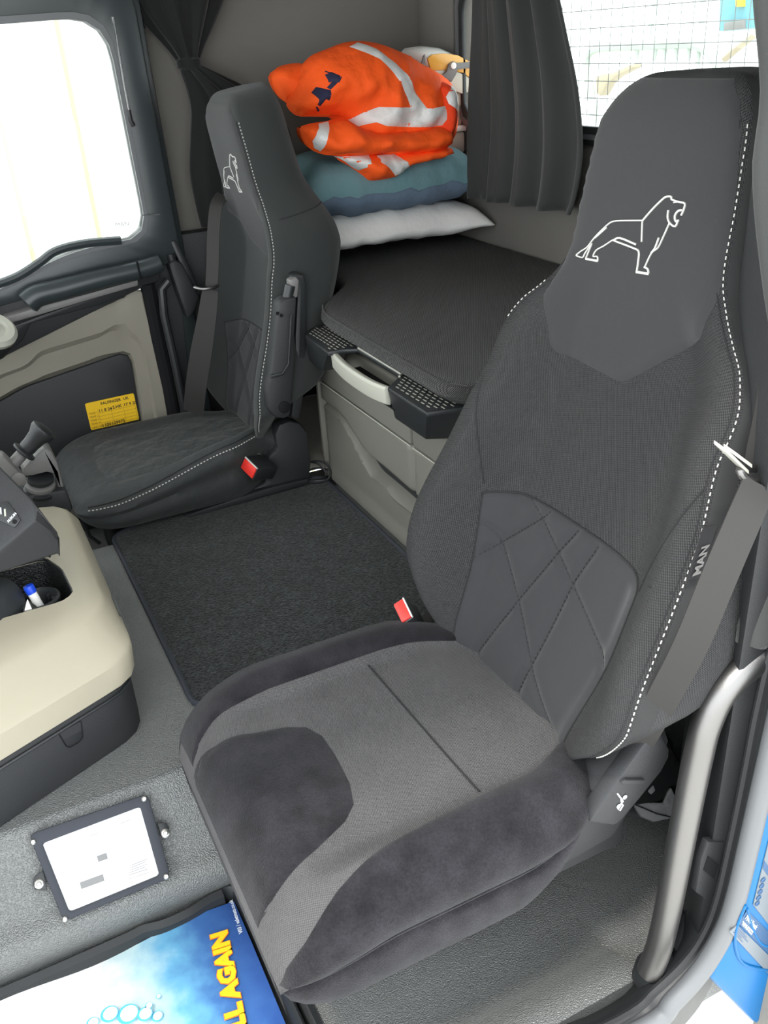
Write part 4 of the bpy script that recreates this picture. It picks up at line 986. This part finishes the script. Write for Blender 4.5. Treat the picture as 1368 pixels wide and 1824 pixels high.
# rear curtain: hanging pleats, its free edge swept aside
rc = thing('rear_curtain', (2.2, -1.5, 1.9), 'grey-black pleated curtain half drawn across the rear window', 'curtain')
def rcp(u, z):
    xr = smooth_tab([(.94, 1.965), (1.0, 1.93), (1.12, 1.905), (1.25, 1.93), (1.4, 2.0), (1.6, 2.10), (1.94, 2.2)])(z); xl_ = 2.425 - .02 * math.sin(z * 5)
    x = xl_ + (xr - xl_) * u
    y = -1.495 + .022 * math.sin(u * 2 * PI * 4.2 + .6) + .012 * math.sin(u * 2 * PI * 9 + z) * (1 - u) + .018 * math.sin(PI * u) + .01 * noise.noise(Vector((u * 3, z * 3, 2)))
    return Vector((x, y, z))
zz = [.952 + (1.94 - .952) * i / 40 for i in range(41)]
MB().loft([[rcp(u / 80, z + .012 * (u / 80)) for u in range(81)] + [rcp(u / 80, z + .012 * (u / 80)) + Vector((0, -.004, 0)) for u in range(80, -1, -1)] for z in zz]).build('cloth', 'curtain_grey', rc, ang=180)
MB().box((2.86 - 2.2, -1.512, 1.935), (2.84, -1.50, 1.949)).build('curtain_rail', 'dark', rc)
# near curtain bundle on the door pillar
nc = thing('pillar_curtain', (.69, -.80, 1.9), 'grey curtain bundle hanging on the near door pillar at the right edge', 'curtain')
cv = [(1.94, .66, -.775, .075), (1.45, .66, -.775, .085), (1.33, .66, -.800, .080), (1.26, .66, -.800, .078), (1.15, .655, -.825, .075), (1.0, .65, -.865, .065), (.88, .65, -.865, .055), (.78, .645, -.835, .052), (.72, .642, -.818, .05), (.695, .64, -.815, .042), (.685, .64, -.815, .018)]
c1, c2, c3 = (smooth_tab([(-a[0], a[k]) for a in cv]) for k in (1, 2, 3))
MB().loft([[Vector((c1(-z) + math.sin(2 * PI * k / 48) * c3(-z) * .45, c2(-z) + math.cos(2 * PI * k / 48) * c3(-z) * (1 + .05 * math.sin(6 * 2 * PI * k / 48)), z)) for k in range(48)] for z in [1.94 - 1.255 * i / 60 for i in range(61)]]).build('drape', 'curtain_grey', nc, ang=180)

# ---------------------------------------------------------------- floor mat
ZT = .27
mt = thing('carpet_mat', (1.8, -.5, ZT), 'black carpet mat with blue-black piping on the engine tunnel between the seats', 'mat')
mq = rounded([(1.425, -.222, 0), (2.20, -.222, 0), (2.235, -.30, 0), (2.235, -.835, 0), (1.40, -.835, 0), (1.40, -.25, 0)], .03, 5)
mq = resample(mq, 140)
MB().prism([p + Vector((0, 0, ZT + .0005)) for p in mq], (0, 0, .009)).build('pile', 'carpet', mt)
MB().tube([p + Vector((0, 0, ZT + .007)) for p in mq + mq[:1]], .0062, 8, caps=False).build('piping', 'piping', mt)

# ---------------------------------------------------------------- document holder on the tunnel flank
nrm = Vector((-.745, 0, .667)); o0 = Vector((1.222, 0, .178))
def fp(u, v, h=0): return at(u, v, n=nrm, o=o0) + nrm * h
dh = thing('document_holder', fp(180, 1527), 'black framed plate holding a white card, bolted to the tunnel side', 'frame')
fo = [fp(52, 1486, .004), fp(262, 1414, .004), fp(303, 1562, .004), fp(114, 1640, .004)]
fi = [fp(76, 1502, .004), fp(249, 1437, .004), fp(283, 1558, .004), fp(124, 1623, .004)]
fo_r = resample(rounded(fo, .010, 4), 96); fi_r = resample(rounded(fi, .002, 2), 96)
MB().ring(fo_r, fi_r, nrm * .012).build('frame', 'piping', dh, bevel=.002)
MB().prism([p - nrm * .002 for p in fo_r], nrm * .004).build('backing_plate', 'dark', dh)
card = MB().prism([p + nrm * .003 for p in fi], nrm * .002).build('card', 'paper', dh, smooth=False)
def bar(u0, v0, u1, v1, hh, nm, m='paper_grey'):
    a, b = fp(u0, v0, .0095), fp(u1, v1, .0095); up_ = (fp(100, 1500) - fp(124, 1600)).normalized() * hh
    MB().prism([a, b, b + up_, a + up_], nrm * .0004).build(nm, m, card, smooth=False)
bar(145, 1583, 186, 1568, .011, 'grey_bar'); bar(175, 1535, 192, 1529, .010, 'grey_bar')
for i in range(5): bar(228 + 1.5 * i, 1562 - 7.5 * i * .6 - 3, 262 - 2 * (i % 2), 1551 - 7.5 * i * .6 - 3, .0008, 'print_line', 'paper_grey')
bar(228, 1566, 266, 1553, .0006, 'print_line'); bar(213, 1468, 232, 1460, .0008, 'print_line'); bar(160, 1490, 174, 1484, .0008, 'print_line')
for u, v in ((60, 1499), (256, 1423), (295, 1560), (116, 1635)): MB().lathe([(.0048, 0), (.0048, .002), (.003, .0035)], fp(u, v, .016), nrm, 14).build('screw', 'bolt', dh)
for px, c in (([(280, 1466), (296, 1465), (301, 1476), (296, 1490), (288, 1496)], (294, 1484)), ([(78, 1550), (62, 1560), (58, 1574), (62, 1585), (84, 1586)], (70, 1574))):
    MB().prism([fp(u, v, .0) for u, v in px], nrm * .005).build('fixing_tab', 'dark', dh, bevel=.001)
    MB().lathe([(.0078, 0), (.0078, .0015), (.0062, .0025), (.0042, .003), (.0042, .0065), (.003, .0075)], fp(*c, .006), nrm, 18).build('fixing_bolt', 'bolt', dh)

# ---------------------------------------------------------------- footwell tray with the paper mat
ft = thing('footwell_tray', (1.0, .1, .02), 'black rubber tray in the near footwell below the tunnel', 'tray')
MB().box((.76, -.188, .0205), (1.168, .62, .028)).build('tray_floor', 'dark', ft, bevel=.002)
tr = spline([(1.164, .62, .060), (1.162, .22, .060), (1.164, .02, .060), (1.166, -.02, .061), (1.158, -.055, .062), (1.158, -.10, .063), (1.167, -.15, .064), (1.160, -.19, .062), (1.12, -.200, .060), (.9, -.205, .058), (.76, -.206, .058)], 6)
MB().loft([[p + Vector((0, 0, -.040)), p + Vector((0, 0, -.004)), p + (Vector((-.004, 0, .002)) if p.y > -.17 else Vector((0, .004, .002))), p + (Vector((-.016, 0, -.004)) if p.y > -.17 else Vector((0, .014, -.006))), p + (Vector((-.022, 0, -.036)) if p.y > -.17 else Vector((0, .020, -.036)))] for p in tr]).build('raised_lip', 'dark', ft, ang=50)
for k, dy in enumerate((0, .018)):
    MB().tube(spline([(1.118 - dy, .60, .032), (1.118 - dy, .10, .032), (1.118 - dy, .02, .032), (1.10 - dy, -.03, .031), (1.06 - dy, -.05, .030)], 6), .006, 6).build('rib', 'dark', ft)
MB().tube([(1.14, -.217, .03), (.76, -.225, .03)], .012, 8).build('outer_rib', 'dark', ft)
pm = thing('paper_floor_mat', (1.0, .05, .04), 'printed blue and white paper floor mat with yellow lettering in the footwell tray', 'mat')
m_ = bpy.data.materials.new('printed_sea_paper'); m_.use_nodes = True; nt = m_.node_tree; N = nt.nodes; L = nt.links; b = N['Principled BSDF']; b.inputs['Roughness'].default_value = .45
tc = N.new('ShaderNodeTexCoord'); sx = N.new('ShaderNodeSeparateXYZ'); L.new(tc.outputs['UV'], sx.inputs[0])
ns = N.new('ShaderNodeTexNoise'); ns.inputs['Scale'].default_value = 26; ns.inputs['Detail'].default_value = 6; L.new(tc.outputs['UV'], ns.inputs[0])
ma = N.new('ShaderNodeMath'); ma.operation = 'MULTIPLY_ADD'; ma.inputs[1].default_value = .10; L.new(ns.outputs[0], ma.inputs[0]); L.new(sx.outputs['Y'], ma.inputs[2])
cr = N.new('ShaderNodeValToRGB'); L.new(ma.outputs[0], cr.inputs[0]); e = cr.color_ramp.elements
e[0].position = .05; e[0].color = (.022, .075, .27, 1); e[1].position = .30; e[1].color = (.88, .88, .86, 1)
for ps, c in ((.12, (.045, .14, .38, 1)), (.18, (.14, .40, .62, 1)), (.235, (.50, .70, .74, 1))): n_ = e.new(ps); n_.color = c
L.new(cr.outputs[0], b.inputs['Base Color']); M['sea'] = m_
ZP = .044; ys_ = [-.180 + .50 * i / 20 for i in range(21)]
sh = MB().loft([[(1.146, y, ZP + .006 * math.sin(i * .5)), (1.05, y, ZP + .003), (.9, y, ZP), (.72, y, ZP)] for i, y in enumerate(ys_)], False, False)
sh.uv = [(x, (y + .18)) for y in ys_ for x in (0, .1, .25, .4)]
sheet = sh.build('sheet', 'sea', pm)
def pt(u, v, h=.0): p = at(u, v, z=ZP + .0025 + h); return p
ex_ = (pt(393, 1670) - pt(418, 1800)); ex_ = Vector((ex_.x, ex_.y, 0)).normalized(); ey_ = Vector((-ex_.y, ex_.x, 0))
b0 = pt(402, 1664)   # end of the word, on its baseline
t_o = b0 - ex_ * .205
for bold, m2, lf in ((.0034, 'text_orange', .0038), (.0022, 'text_yellow', .0048)):
    lettering('ALL AGAIN', .038, t_o - ey_ * .002, ex_, ey_, 'slogan', m2, sheet, bold, lf, 1.10)
s0 = pt(433, 1664)
lettering('V03 / valetmats.co.uk', .0095, s0, (pt(419, 1620) - s0), Vector((-(pt(419, 1620) - s0).y, (pt(419, 1620) - s0).x, 0)), 'small_print', 'text_white', sheet, .0002, .004, .9)
M['bubble'] = mat('printed_bubble_blue', (.10, .48, .66), .4)
for u, v, r in ((165, 1822, .010), (195, 1806, .014), (228, 1806, .017), (258, 1806, .012), (265, 1791, .006), (282, 1775, .004), (280, 1810, .009)):
    c = pt(u, v, .0040 + .0011 * (u % 7))
    MB().lathe([(r, -.0003), (r, .0003)], c, (0, 0, 1), 20).build('printed_bubble', 'bubble', sheet, smooth=False)
    MB().lathe([(r * .8, 0), (r * .8, .0005)], c + Vector((.0, -.1 * r, 0)), (0, 0, 1), 20).build('printed_bubble', 'paper', sheet, smooth=False)

# ---------------------------------------------------------------- centre console
cn = thing('centre_console', (1.7, .1, .27), 'beige and black centre console with an open tray, on the tunnel at the left edge', 'console')
def plan(inset, z, rear=0.0, nr=.05):
    near = lambda y: 1.395 - .44 * (y + .11)
    p = [(near(.55) + inset, .55), (near(-.11 + rear) + inset, -.122 + rear), (2.03 - inset * .6, -.122 + rear), (2.15 - inset * .6, .55)]
    return resample(rounded([(x, y, z) for x, y in p], [.01, nr, nr, .01], 8), 100)
MB().loft([plan(.012, .271), plan(.004, .30), plan(0, .385), plan(.010, .396)]).build('lower_housing', 'darkmat', cn, ang=50)
MB().tube([p + Vector((0, 0, .0)) for p in plan(-.001, .387)[2:60]], .003, 6).build('housing_bead', 'dark', cn)
# opening of the tray
op = resample(rounded([(1.535, .55, .515), (1.535, -.045, .515), (1.555, -.068, .515), (1.66, -.062, .515), (1.735, -.036, .515), (1.735, .55, .515)], [.01, .012, .012, .012, .015, .01], 5), 100)
def al(loop, ref):
    best = min(range(len(loop)), key=lambda i: sum((loop[(i + k) % len(loop)] - ref[k]).length for k in range(0, len(ref), 5)))
    return [loop[(best + k) % len(loop)] for k in range(len(loop))]
top = plan(.098, .508, .012, .05); op = al(op, top) if True else op
shell = MB().loft([plan(.010, .396), plan(-.002, .402, -.012), plan(-.002, .448, -.016), plan(.006, .456, -.014), plan(.085, .500, .004), top, [a.lerp(b, .55) for a, b in zip(top, op)], op, [p + Vector((0, 0, -.014)) for p in op]], True, False)
shell.build('beige_shell', 'beige', cn, ang=42)
M['grid'] = mat('knurled_black_liner', (.03, .031, .032), .45, bump=('voronoi', 330, .004))
MB().loft([[p + Vector((0, 0, -.012)) for p in op], [p.lerp(Vector((1.64, .1, p.z)), .05) + Vector((0, 0, -.085)) for p in op]], True, False).add([p.lerp(Vector((1.64, .1, p.z)), .05) + Vector((0, 0, -.085)) for p in op], [list(range(100))]).build('tray_liner', 'grid', cn, ang=60)
MB().tube([p + Vector((0, 0, -.006)) for p in op + op[:1]], .004, 6, caps=False).build('liner_edge', 'dark', cn)
# flip latch on the housing and the slot with a metal tag in the rear face
lt = [at(u, v, x=1.335) for u, v in ((105, 1297), (143, 1278), (146, 1310), (138, 1322), (122, 1330), (114, 1326))]
def onside(u, v, h): # point on the near flank
    p = at(u, v, n=Vector((-1, -.44, 0)), o=(1.395, -.11, .3)); return p + Vector((-1, -.44, 0)).normalized() * h
lt = [onside(u, v, -.002) for u, v in ((102, 1304), (142, 1282), (146, 1312), (138, 1321), (122, 1330), (116, 1328))]
MB().prism(rounded(lt, .004, 3), Vector((-1, -.44, 0)).normalized() * .005).build('flip_latch', 'darkmat', cn, bevel=.0015)
lt2 = [p + Vector((-1, -.44, 0)).normalized() * .0055 for p in rounded(lt, .004, 3)]
MB().tube(lt2 + lt2[:1], .0012, 5, caps=False).build('latch_gap', 'black', cn)
sl_ = [at(u, v, y=-.134) for u, v in ((183, 1040), (200, 1066), (214, 1098), (206, 1092), (192, 1070))]
MB().prism(sl_, (0, -.004, 0)).build('rear_slot', 'dark', cn)
MB().tube([at(u, v, y=-.1385) for u, v in ((183, 1038), (198, 1060), (209, 1083), (215, 1101))], .0018, 6).build('slot_edge', 'dark', cn)
# cup holder with the pen, black pouch
ch = MB().lathe([(.030, 0), (.036, .045), (.040, .075), (.035, .078), (.031, .070), (.026, .01)], (1.585, -.005, .431), (0, 0, 1), 28).build('cup_holder', 'dark', cn)
for k in range(8):
    a = 2 * PI * k / 8; MB().obox((1.585 + math.cos(a) * .030, -.005 + math.sin(a) * .030, .492), (math.cos(a) * .007, math.sin(a) * .007, 0), (-math.sin(a) * .003, math.cos(a) * .003, 0), (0, 0, .010)).build('grip_fin', 'dark', ch, bevel=.001)
pen = thing('marker_pen', (1.60, -.01, .45), 'white marker pen with blue cap standing in the cup holder of the beige console', 'pen')
pa, pb, pc_ = at(72, 1094, x=1.56), at(57, 1056, x=1.59), at(52, 1042, x=1.60)
pa = Vector((1.575, -.012, .45))
d_ = (pb - pa).normalized()
MB().lathe([(.007, 0), (.0085, .006), (.0085, (pb - pa).length)], pa, d_, 18).build('barrel', 'white', pen)
MB().lathe([(.0095, 0), (.0098, .004), (.0098, (pc_ - pb).length), (.004, (pc_ - pb).length + .002)], pb, d_, 18).build('cap', 'pen_blue', pen)
po = thing('black_pouch', (1.60, .09, .46), 'round black zipped pouch lying in the console tray at the left edge', 'pouch')
pk = at(10, 1075, x=1.585); pax = Vector((-.55, -.62, .45)).normalized()
MB().lathe([(.004, -.05), (.045, -.048), (.056, -.03), (.058, 0), (.056, .03), (.047, .040), (.004, .046)], pk + Vector((0, .028, 0)), pax, 36).build('case', 'dark', po)
MB().lathe([(.0585, -.003), (.0605, -.001), (.0605, .004), (.0585, .006)], pk + Vector((0, .028, 0)) - pax * .0, pax, 36).build('zip_seam', 'grey_plastic', po)
MB().lathe([(.0585, .010), (.0600, .011), (.0600, .014), (.0585, .015)], pk + Vector((0, .028, 0)), pax, 36).build('zip_seam', 'grey_plastic', po)
cl = thing('foil_wrapper', (1.55, .02, .46), 'crumpled silver foil wrapper beside the marker pen', 'wrapper')
w0 = at(56, 1092, x=1.545)
MB().add([w0 + Vector(v) for v in ((0, 0, .03), (-.006, .016, .0), (.012, -.014, .0), (.010, .010, .012), (-.012, -.006, -.012), (.004, .0, -.018))], [(0, 1, 3), (0, 3, 2), (0, 2, 4), (0, 4, 1), (1, 5, 3), (3, 5, 2), (2, 5, 4), (4, 5, 1)]).build('foil', 'bolt', cl, smooth=False)

# ---------------------------------------------------------------- dash end with the usb socket
da = thing('dashboard_end', (1.75, .1, .63), 'black padded dashboard end with usb socket overhanging the console', 'dashboard')
R1, R2, R3 = at(66, 924, x=1.52), at(106, 956, x=1.54), at(106, 986, x=1.54)
R0, R4 = at(-60, 1062, x=1.50), at(-60, 1038, x=1.50)
R0 = at(-40, 1012, x=1.50); R4 = at(-40, 1034, x=1.50)
U0 = at(-40, 790, x=1.64); n_u = (R1 - R0).cross(U0 - R0).normalized(); U1 = at(55, 886, n=n_u, o=R1); U2 = at(104, 950, n=n_u, o=R1)
bk_ = Vector((.42, 0.0, 0))
dn = Vector((.28, .03, -.22))
V = [R0, R1, R2, R3, R4, U0, U1, U2] + [U0 + dn, U1 + dn, U2 + dn * .6, R3 + Vector((.25, .02, -.03)), R4 + Vector((.25, .02, -.03))]
MB().add(V, [(0, 4, 3, 2, 1), (0, 1, 6, 5), (1, 2, 7, 6), (5, 6, 9, 8), (6, 7, 10, 9), (2, 3, 11, 10, 7), (3, 4, 12, 11), (0, 5, 8, 12, 4), (8, 9, 10, 11, 12)]).build('padded_body', 'darkmat', da, bevel=.006, seg=3)
n_u = (R1 - R0).cross(U1 - R0).normalized(); n_u = n_u if n_u.dot(CAM - R1) > 0 else -n_u
MB().box((1.57, .06, .635), (1.95, 1.06, .745)).build('dash_arm', 'darkmat', da, bevel=.015)
MB().box((.74, .70, .47), (2.70, 1.09, .86)).build('dash_panel', 'darkmat', da, bevel=.03, seg=3)
def up_(u, v, h): return at(u, v, n=n_u, o=R1) + n_u * h
MB().prism(rounded([up_(-6, 898, -.001), up_(14, 893, -.001), up_(38, 926, -.001), up_(27, 941, -.001), up_(-6, 925, -.001)], .004, 3), n_u * .004).build('usb_panel', 'dark', da, bevel=.001)
MB().prism([up_(8, 908, .003), up_(11, 907, .003), up_(12, 920, .003), up_(9, 921, .003)], n_u * .001).build('usb_port', 'silver', da)
MB().tube([up_(2, 905, .0035), up_(3, 917, .0035)], .0012, 5).build('usb_symbol', 'text_white', da)
lettering('AUX-IN', .006, up_(16, 932, .003), up_(27, 920, .003) - up_(16, 932, .003), n_u.cross(up_(27, 920, .003) - up_(16, 932, .003)), 'socket_lettering', 'text_white', da, .0002)
MB().lathe([(.004, 0), (.004, .001), (.002, .0015)], up_(27, 930, .003), n_u, 14).build('aux_socket', 'black', da)

# ---------------------------------------------------------------- parking brake lever unit by the driver seat
pl = thing('brake_lever_unit', (2.1, -.05, .45), 'grey and black hand lever unit with flared knob, between dashboard and far seat', 'lever')
XL = 2.08
k0, k1 = at(20, 830, x=XL), at(78, 766, x=XL); kd = (k1 - k0).normalized(); kl = (k1 - k0).length
MB().lathe([(.014, -.02), (.014, .30 * kl), (.012, .34 * kl)], k0, kd, 20).build('stem', 'grey_plastic', pl)
MB().lathe([(.026, .36 * kl), (.028, .38 * kl), (.028, .42 * kl), (.020, .45 * kl)], k0, kd, 24).build('collar', 'dark', pl)
MB().lathe([(.017, .44 * kl), (.019, .50 * kl), (.019, .62 * kl), (.022, .80 * kl), (.030, .95 * kl), (.030, 1.02 * kl), (.020, 1.06 * kl), (.002, 1.07 * kl)], k0, kd, 28).build('knob', 'dark', pl)
hs = [(40, 836), (52, 822), (78, 797), (92, 803), (103, 825), (113, 862), (117, 880), (104, 874), (98, 845), (84, 842), (60, 848), (42, 850)]
MB().prism([at(u, v, x=XL + .02) for u, v in hs], (.07, 0, 0)).build('bracket', 'grey_plastic', pl, bevel=.008)
for v0, r in ((851, .030), (862, .034), (872, .038)):
    MB().lathe([(r - .004, -.006), (r, -.004), (r, .004), (r - .004, .006)], at(72, v0 + 2, x=XL + .03), (-.25, -.15, 1), 26).build('ribbed_gaiter', 'dark' if v0 != 862 else 'grey_plastic', pl)
lb = [(40, 884), (118, 872), (130, 905), (128, 912), (104, 938), (60, 960), (-10, 940), (-10, 880)]
MB().prism([at(u, v, x=XL) for u, v in lb], (.12, 0, 0)).build('lower_housing', 'darkmat', pl, bevel=.008)
lf_ = [(-30, 815), (8, 814), (20, 826), (42, 850), (50, 862), (42, 868), (20, 860), (-30, 850)]
MB().prism([at(u, v, x=XL - .04) for u, v in lf_], (.05, 0, 0)).build('pivot_arm', 'grey_plastic', pl, bevel=.007)
MB().lathe([(.016, 0), (.016, .004), (.012, .006)], at(33, 853, x=XL - .0405), (-1, 0, 0), 20).build('pivot_cap', 'grey_plastic', pl)

# ---------------------------------------------------------------- inspection sticker in the door pocket
st = thing('inspection_sticker', at(200, 735, x=XD + .011), 'yellow handwritten inspection sticker on the far door pocket', 'sticker')
xs_ = XD + .0105
sq = [at(u, v, x=xs_) for u, v in ((151, 719), (238, 699), (247, 744), (160, 774))]
sq = [at(151, 719, x=xs_), at(238, 700, x=xs_)]; exs = (sq[1] - sq[0]).normalized(); eys = Vector((0, -exs.z, exs.y)); eys = eys if eys.z > 0 else -eys
wS, hS = (sq[1] - sq[0]).length, .088
def sp_(a, b, h=0): return sq[0] + exs * (wS * a) - eys * (hS * b) + Vector((-h, 0, 0))
pl_ = MB().prism(rounded([sp_(0, 0), sp_(1, 0), sp_(1, 1), sp_(0, 1)], .006, 4), (-.0008, 0, 0)).build('label', 'yellow', st, smooth=False)
def sline(a0, b0, a1, b1, w=.001, m='ink_faint'): MB().prism([sp_(a0, b0, .0009), sp_(a1, b1, .0009), sp_(a1, b1 + w / hS, .0009), sp_(a0, b0 + w / hS, .0009)], (-.0003, 0, 0)).build('ruled_line', m, pl_, smooth=False)
def stext(t_, a, b, s, m='ink', bold=.0003): lettering(t_, s, sp_(a, b, .001), exs, eys, 'writing', m, pl_, bold)
stext('PALFINGER  UK', .30, .17, .0125)
for i in range(4): stext('YEAR %d' % (i + 1), .03, .43 + .13 * i, .0085, 'ink_faint')
stext('UNIT NO', .03, .96, .0085, 'ink_faint')
for i in range(5): sline(.22, .44 + .125 * i, .97, .44 + .125 * i)
for a in (.22, .48, .73, .97): sline(a, .30, a + .006, .30, .075)
stext('11 8 24', .23, .42, .0135); stext('S.HK', .52, .40, .0135); stext('17 9 25', .745, .40, .0135); stext('1100109975', .23, .975, .0145)

# ---------------------------------------------------------------- grab handle at the near door
gh = thing('grab_handle', (.64, -.71, .12), 'brushed steel vertical grab handle at the near door sill', 'handle')
hp_ = spline([(.648, -.690, .118), (.645, -.700, .17), (.642, -.705, .25), (.640, -.712, .40), (.640, -.722, .54), (.640, -.730, .598), (.640, -.752, .642), (.640, -.80, .668), (.640, -.88, .69)], 8)
MB().tube(hp_, .0192, 20).build('tube', 'steel', gh)
MB().loft([[Vector((.655 + .03 * math.cos(a) * r, -.712 + .035 * math.sin(a) * r, z)) for a in [2 * PI * k / 24 for k in range(24)]] for z, r in ((.085, 1.1), (.108, 1.0), (.122, .75), (.128, .66))]).build('foot_boot', 'dark', gh)
MB().tube([(.665, -.74, .115), (.680, -.79, .12), (.69, -.85, .12)], .022, 12).build('foot_stub', 'dark', gh)
dl = thing('door_latch', (.62, -.755, .25), 'dark door catch recess in the sill pillar beside the grab handle', 'latch')
MB().prism([at(u, v, x=.628) for u, v in ((1262, 1500), (1290, 1500), (1280, 1560), (1262, 1605), (1240, 1590), (1250, 1530))], (.012, 0, 0)).build('plate', 'darkmat', dl, bevel=.002)
MB().prism([at(u, v, x=.626) for u, v in ((1262, 1526), (1280, 1542), (1272, 1566), (1254, 1551))], (.004, 0, 0)).build('catch_opening', 'black', dl)

# ---------------------------------------------------------------- seat belts
nb = thing('near_seat_belt', (.66, -.75, .93), 'grey seat belt with steel ring running down beside the near passenger seat', 'seat belt')
def bp(u, v, x): return at(u, v, x=x)
low = spline([bp(1352, 862, .640), bp(1325, 925, .628), bp(1280, 1030, .618), bp(1230, 1150, .620), bp(1180, 1245, .645), bp(1145, 1310, .685), bp(1118, 1352, .728)], 8)
MB().ribbon(low, .040, Vector((-.80, .60, 0)), .0012).build('webbing', 'belt', nb)
MB().ribbon(spline([bp(1352, 866, .668), bp(1362, 800, .672), bp(1375, 740, .676), bp(1400, 600, .684)], 8), .040, Vector((-.80, .60, 0)), .0012).build('webbing', 'belt', nb)
rg = spline([bp(1392, 852, .652), bp(1345, 855, .652), bp(1325, 850, .652), bp(1318, 838, .654), bp(1330, 834, .664), bp(1392, 838, .668)], 6)
MB().tube(rg, .0052, 10).build('guide_ring', 'steel', nb)
MB().tube([bp(1358, 862, .655), bp(1357, 876, .655)], .004, 8).build('stop_button', 'grey_plastic', nb)
for a, b_ in (((1284, 796), (1322, 833)), ((1301, 802), (1328, 822))):
    p, q = bp(*a, .655), bp(*b_, .655); d = (q - p)
    MB().obox((p + q) / 2, d / 2, Vector((.30, .25, .25)) * .02, UPV * .0022).build('tongue_plate', 'silver', nb, bevel=.0005)
db = thing('far_seat_belt', (2.55, -.68, .8), 'taupe seat belt hanging in front of the far driver seat with a wire ring', 'seat belt')
XB = 2.56
bl = spline([bp(397, 348, XB + .02), bp(385, 368, XB - .005), bp(380, 420, XB - .03), bp(379, 470, XB - .05), bp(377, 510, XB - .06)], 6)
MB().ribbon(bl, .036, Vector((-.8, .6, 0)), .0012).build('webbing', 'belt', db)
bl2 = spline([bp(375, 516, XB - .06), bp(368, 570, XB - .06), bp(358, 630, XB - .05), bp(349, 690, XB - .03), bp(345, 735, XB)], 6)
MB().ribbon(bl2, [.046 + .018 * min(1, i / 12) for i in range(len(bl2))], Vector((-.8, .6, 0)), .0012).build('webbing', 'belt', db)
MB().tube(spline([bp(346, 512, XB - .07), bp(362, 515, XB - .09), bp(380, 512, XB - .09), bp(388, 509, XB - .07), bp(376, 516, XB - .04)], 5), .0045, 8).build('wire_ring', 'steel', db)

# ---------------------------------------------------------------- small things on the floor
bgp = thing('black_bag', (1.02, -.97, .02), 'black bag with grey panels on the floor behind the near seat', 'bag')
c0 = at(1165, 1440, z=.06)
def lump(c, r, seed, n=18, m=12, am=.12):
    secs = []
    for j in range(m + 1):
        ph = -PI / 2 + PI * j / m; sec = []
        for k in range(n):
            a = 2 * PI * k / n; d = Vector((math.cos(a) * math.cos(ph), math.sin(a) * math.cos(ph), math.sin(ph)))
            s_ = 1 + am * noise.noise(d * 1.7 + Vector((seed, seed, 0))) * 2
            sec.append(Vector((c[0] + d.x * r[0] * s_, c[1] + d.y * r[1] * s_, max(.021, c[2] + d.z * r[2] * s_))))
        secs.append(sec)
    return secs
MB().loft(lump((1.06, -.985, .06), (.13, .11, .085), 2)).build('bag_body', 'curtain', bgp)
gp = [(1128, 1432), (1150, 1428), (1182, 1430), (1190, 1410), (1196, 1402), (1204, 1420), (1208, 1446), (1196, 1458), (1165, 1464), (1142, 1455)]
def gz(u, v): return at(u, v, n=(-.6, .35, .72), o=(.935, -.93, .075))
MB().prism([gz(u, v) for u, v in gp], Vector((.6, -.35, -.72)) * .02).build('grey_panel', 'grey_cloth', bgp, bevel=.004)
MB().tube([gz(u, v) + Vector((-.0015, .001, .002)) for u, v in ((1132, 1434), (1170, 1450), (1196, 1456))], .0012, 5).build('panel_seam', 'seam', bgp)
MB().prism([gz(u, v) for u, v in ((1152, 1410), (1164, 1398), (1168, 1408), (1160, 1416))], Vector((.6, -.35, -.72)) * .02).build('grey_tab', 'grey_cloth', bgp, bevel=.002)
co = thing('coiled_cable', at(565, 850, z=.28), 'black coiled cable on the tunnel at the corner of the bunk cabinet', 'cable')
cc = at(560, 846, x=2.21)
for i, (du, dv, r, tl) in enumerate(((0, 0, .042, .5), (5, 6, .040, .9), (-10, 8, .045, .2))):
    c = at(563 + du, 842 + dv, x=2.215 + .01 * i); e1_ = RGT * r; e2_ = (UPV * (1 - tl * .5) + FWD * tl * .5) * r * 1.1
    ring = [c + e1_ * math.cos(2 * PI * k / 28) + e2_ * math.sin(2 * PI * k / 28) for k in range(29)]
    ring = [Vector((p.x, p.y, max(.283, p.z))) for p in ring]
    MB().tube(ring, .0030, 6, caps=False).build('coil', 'dark', co)
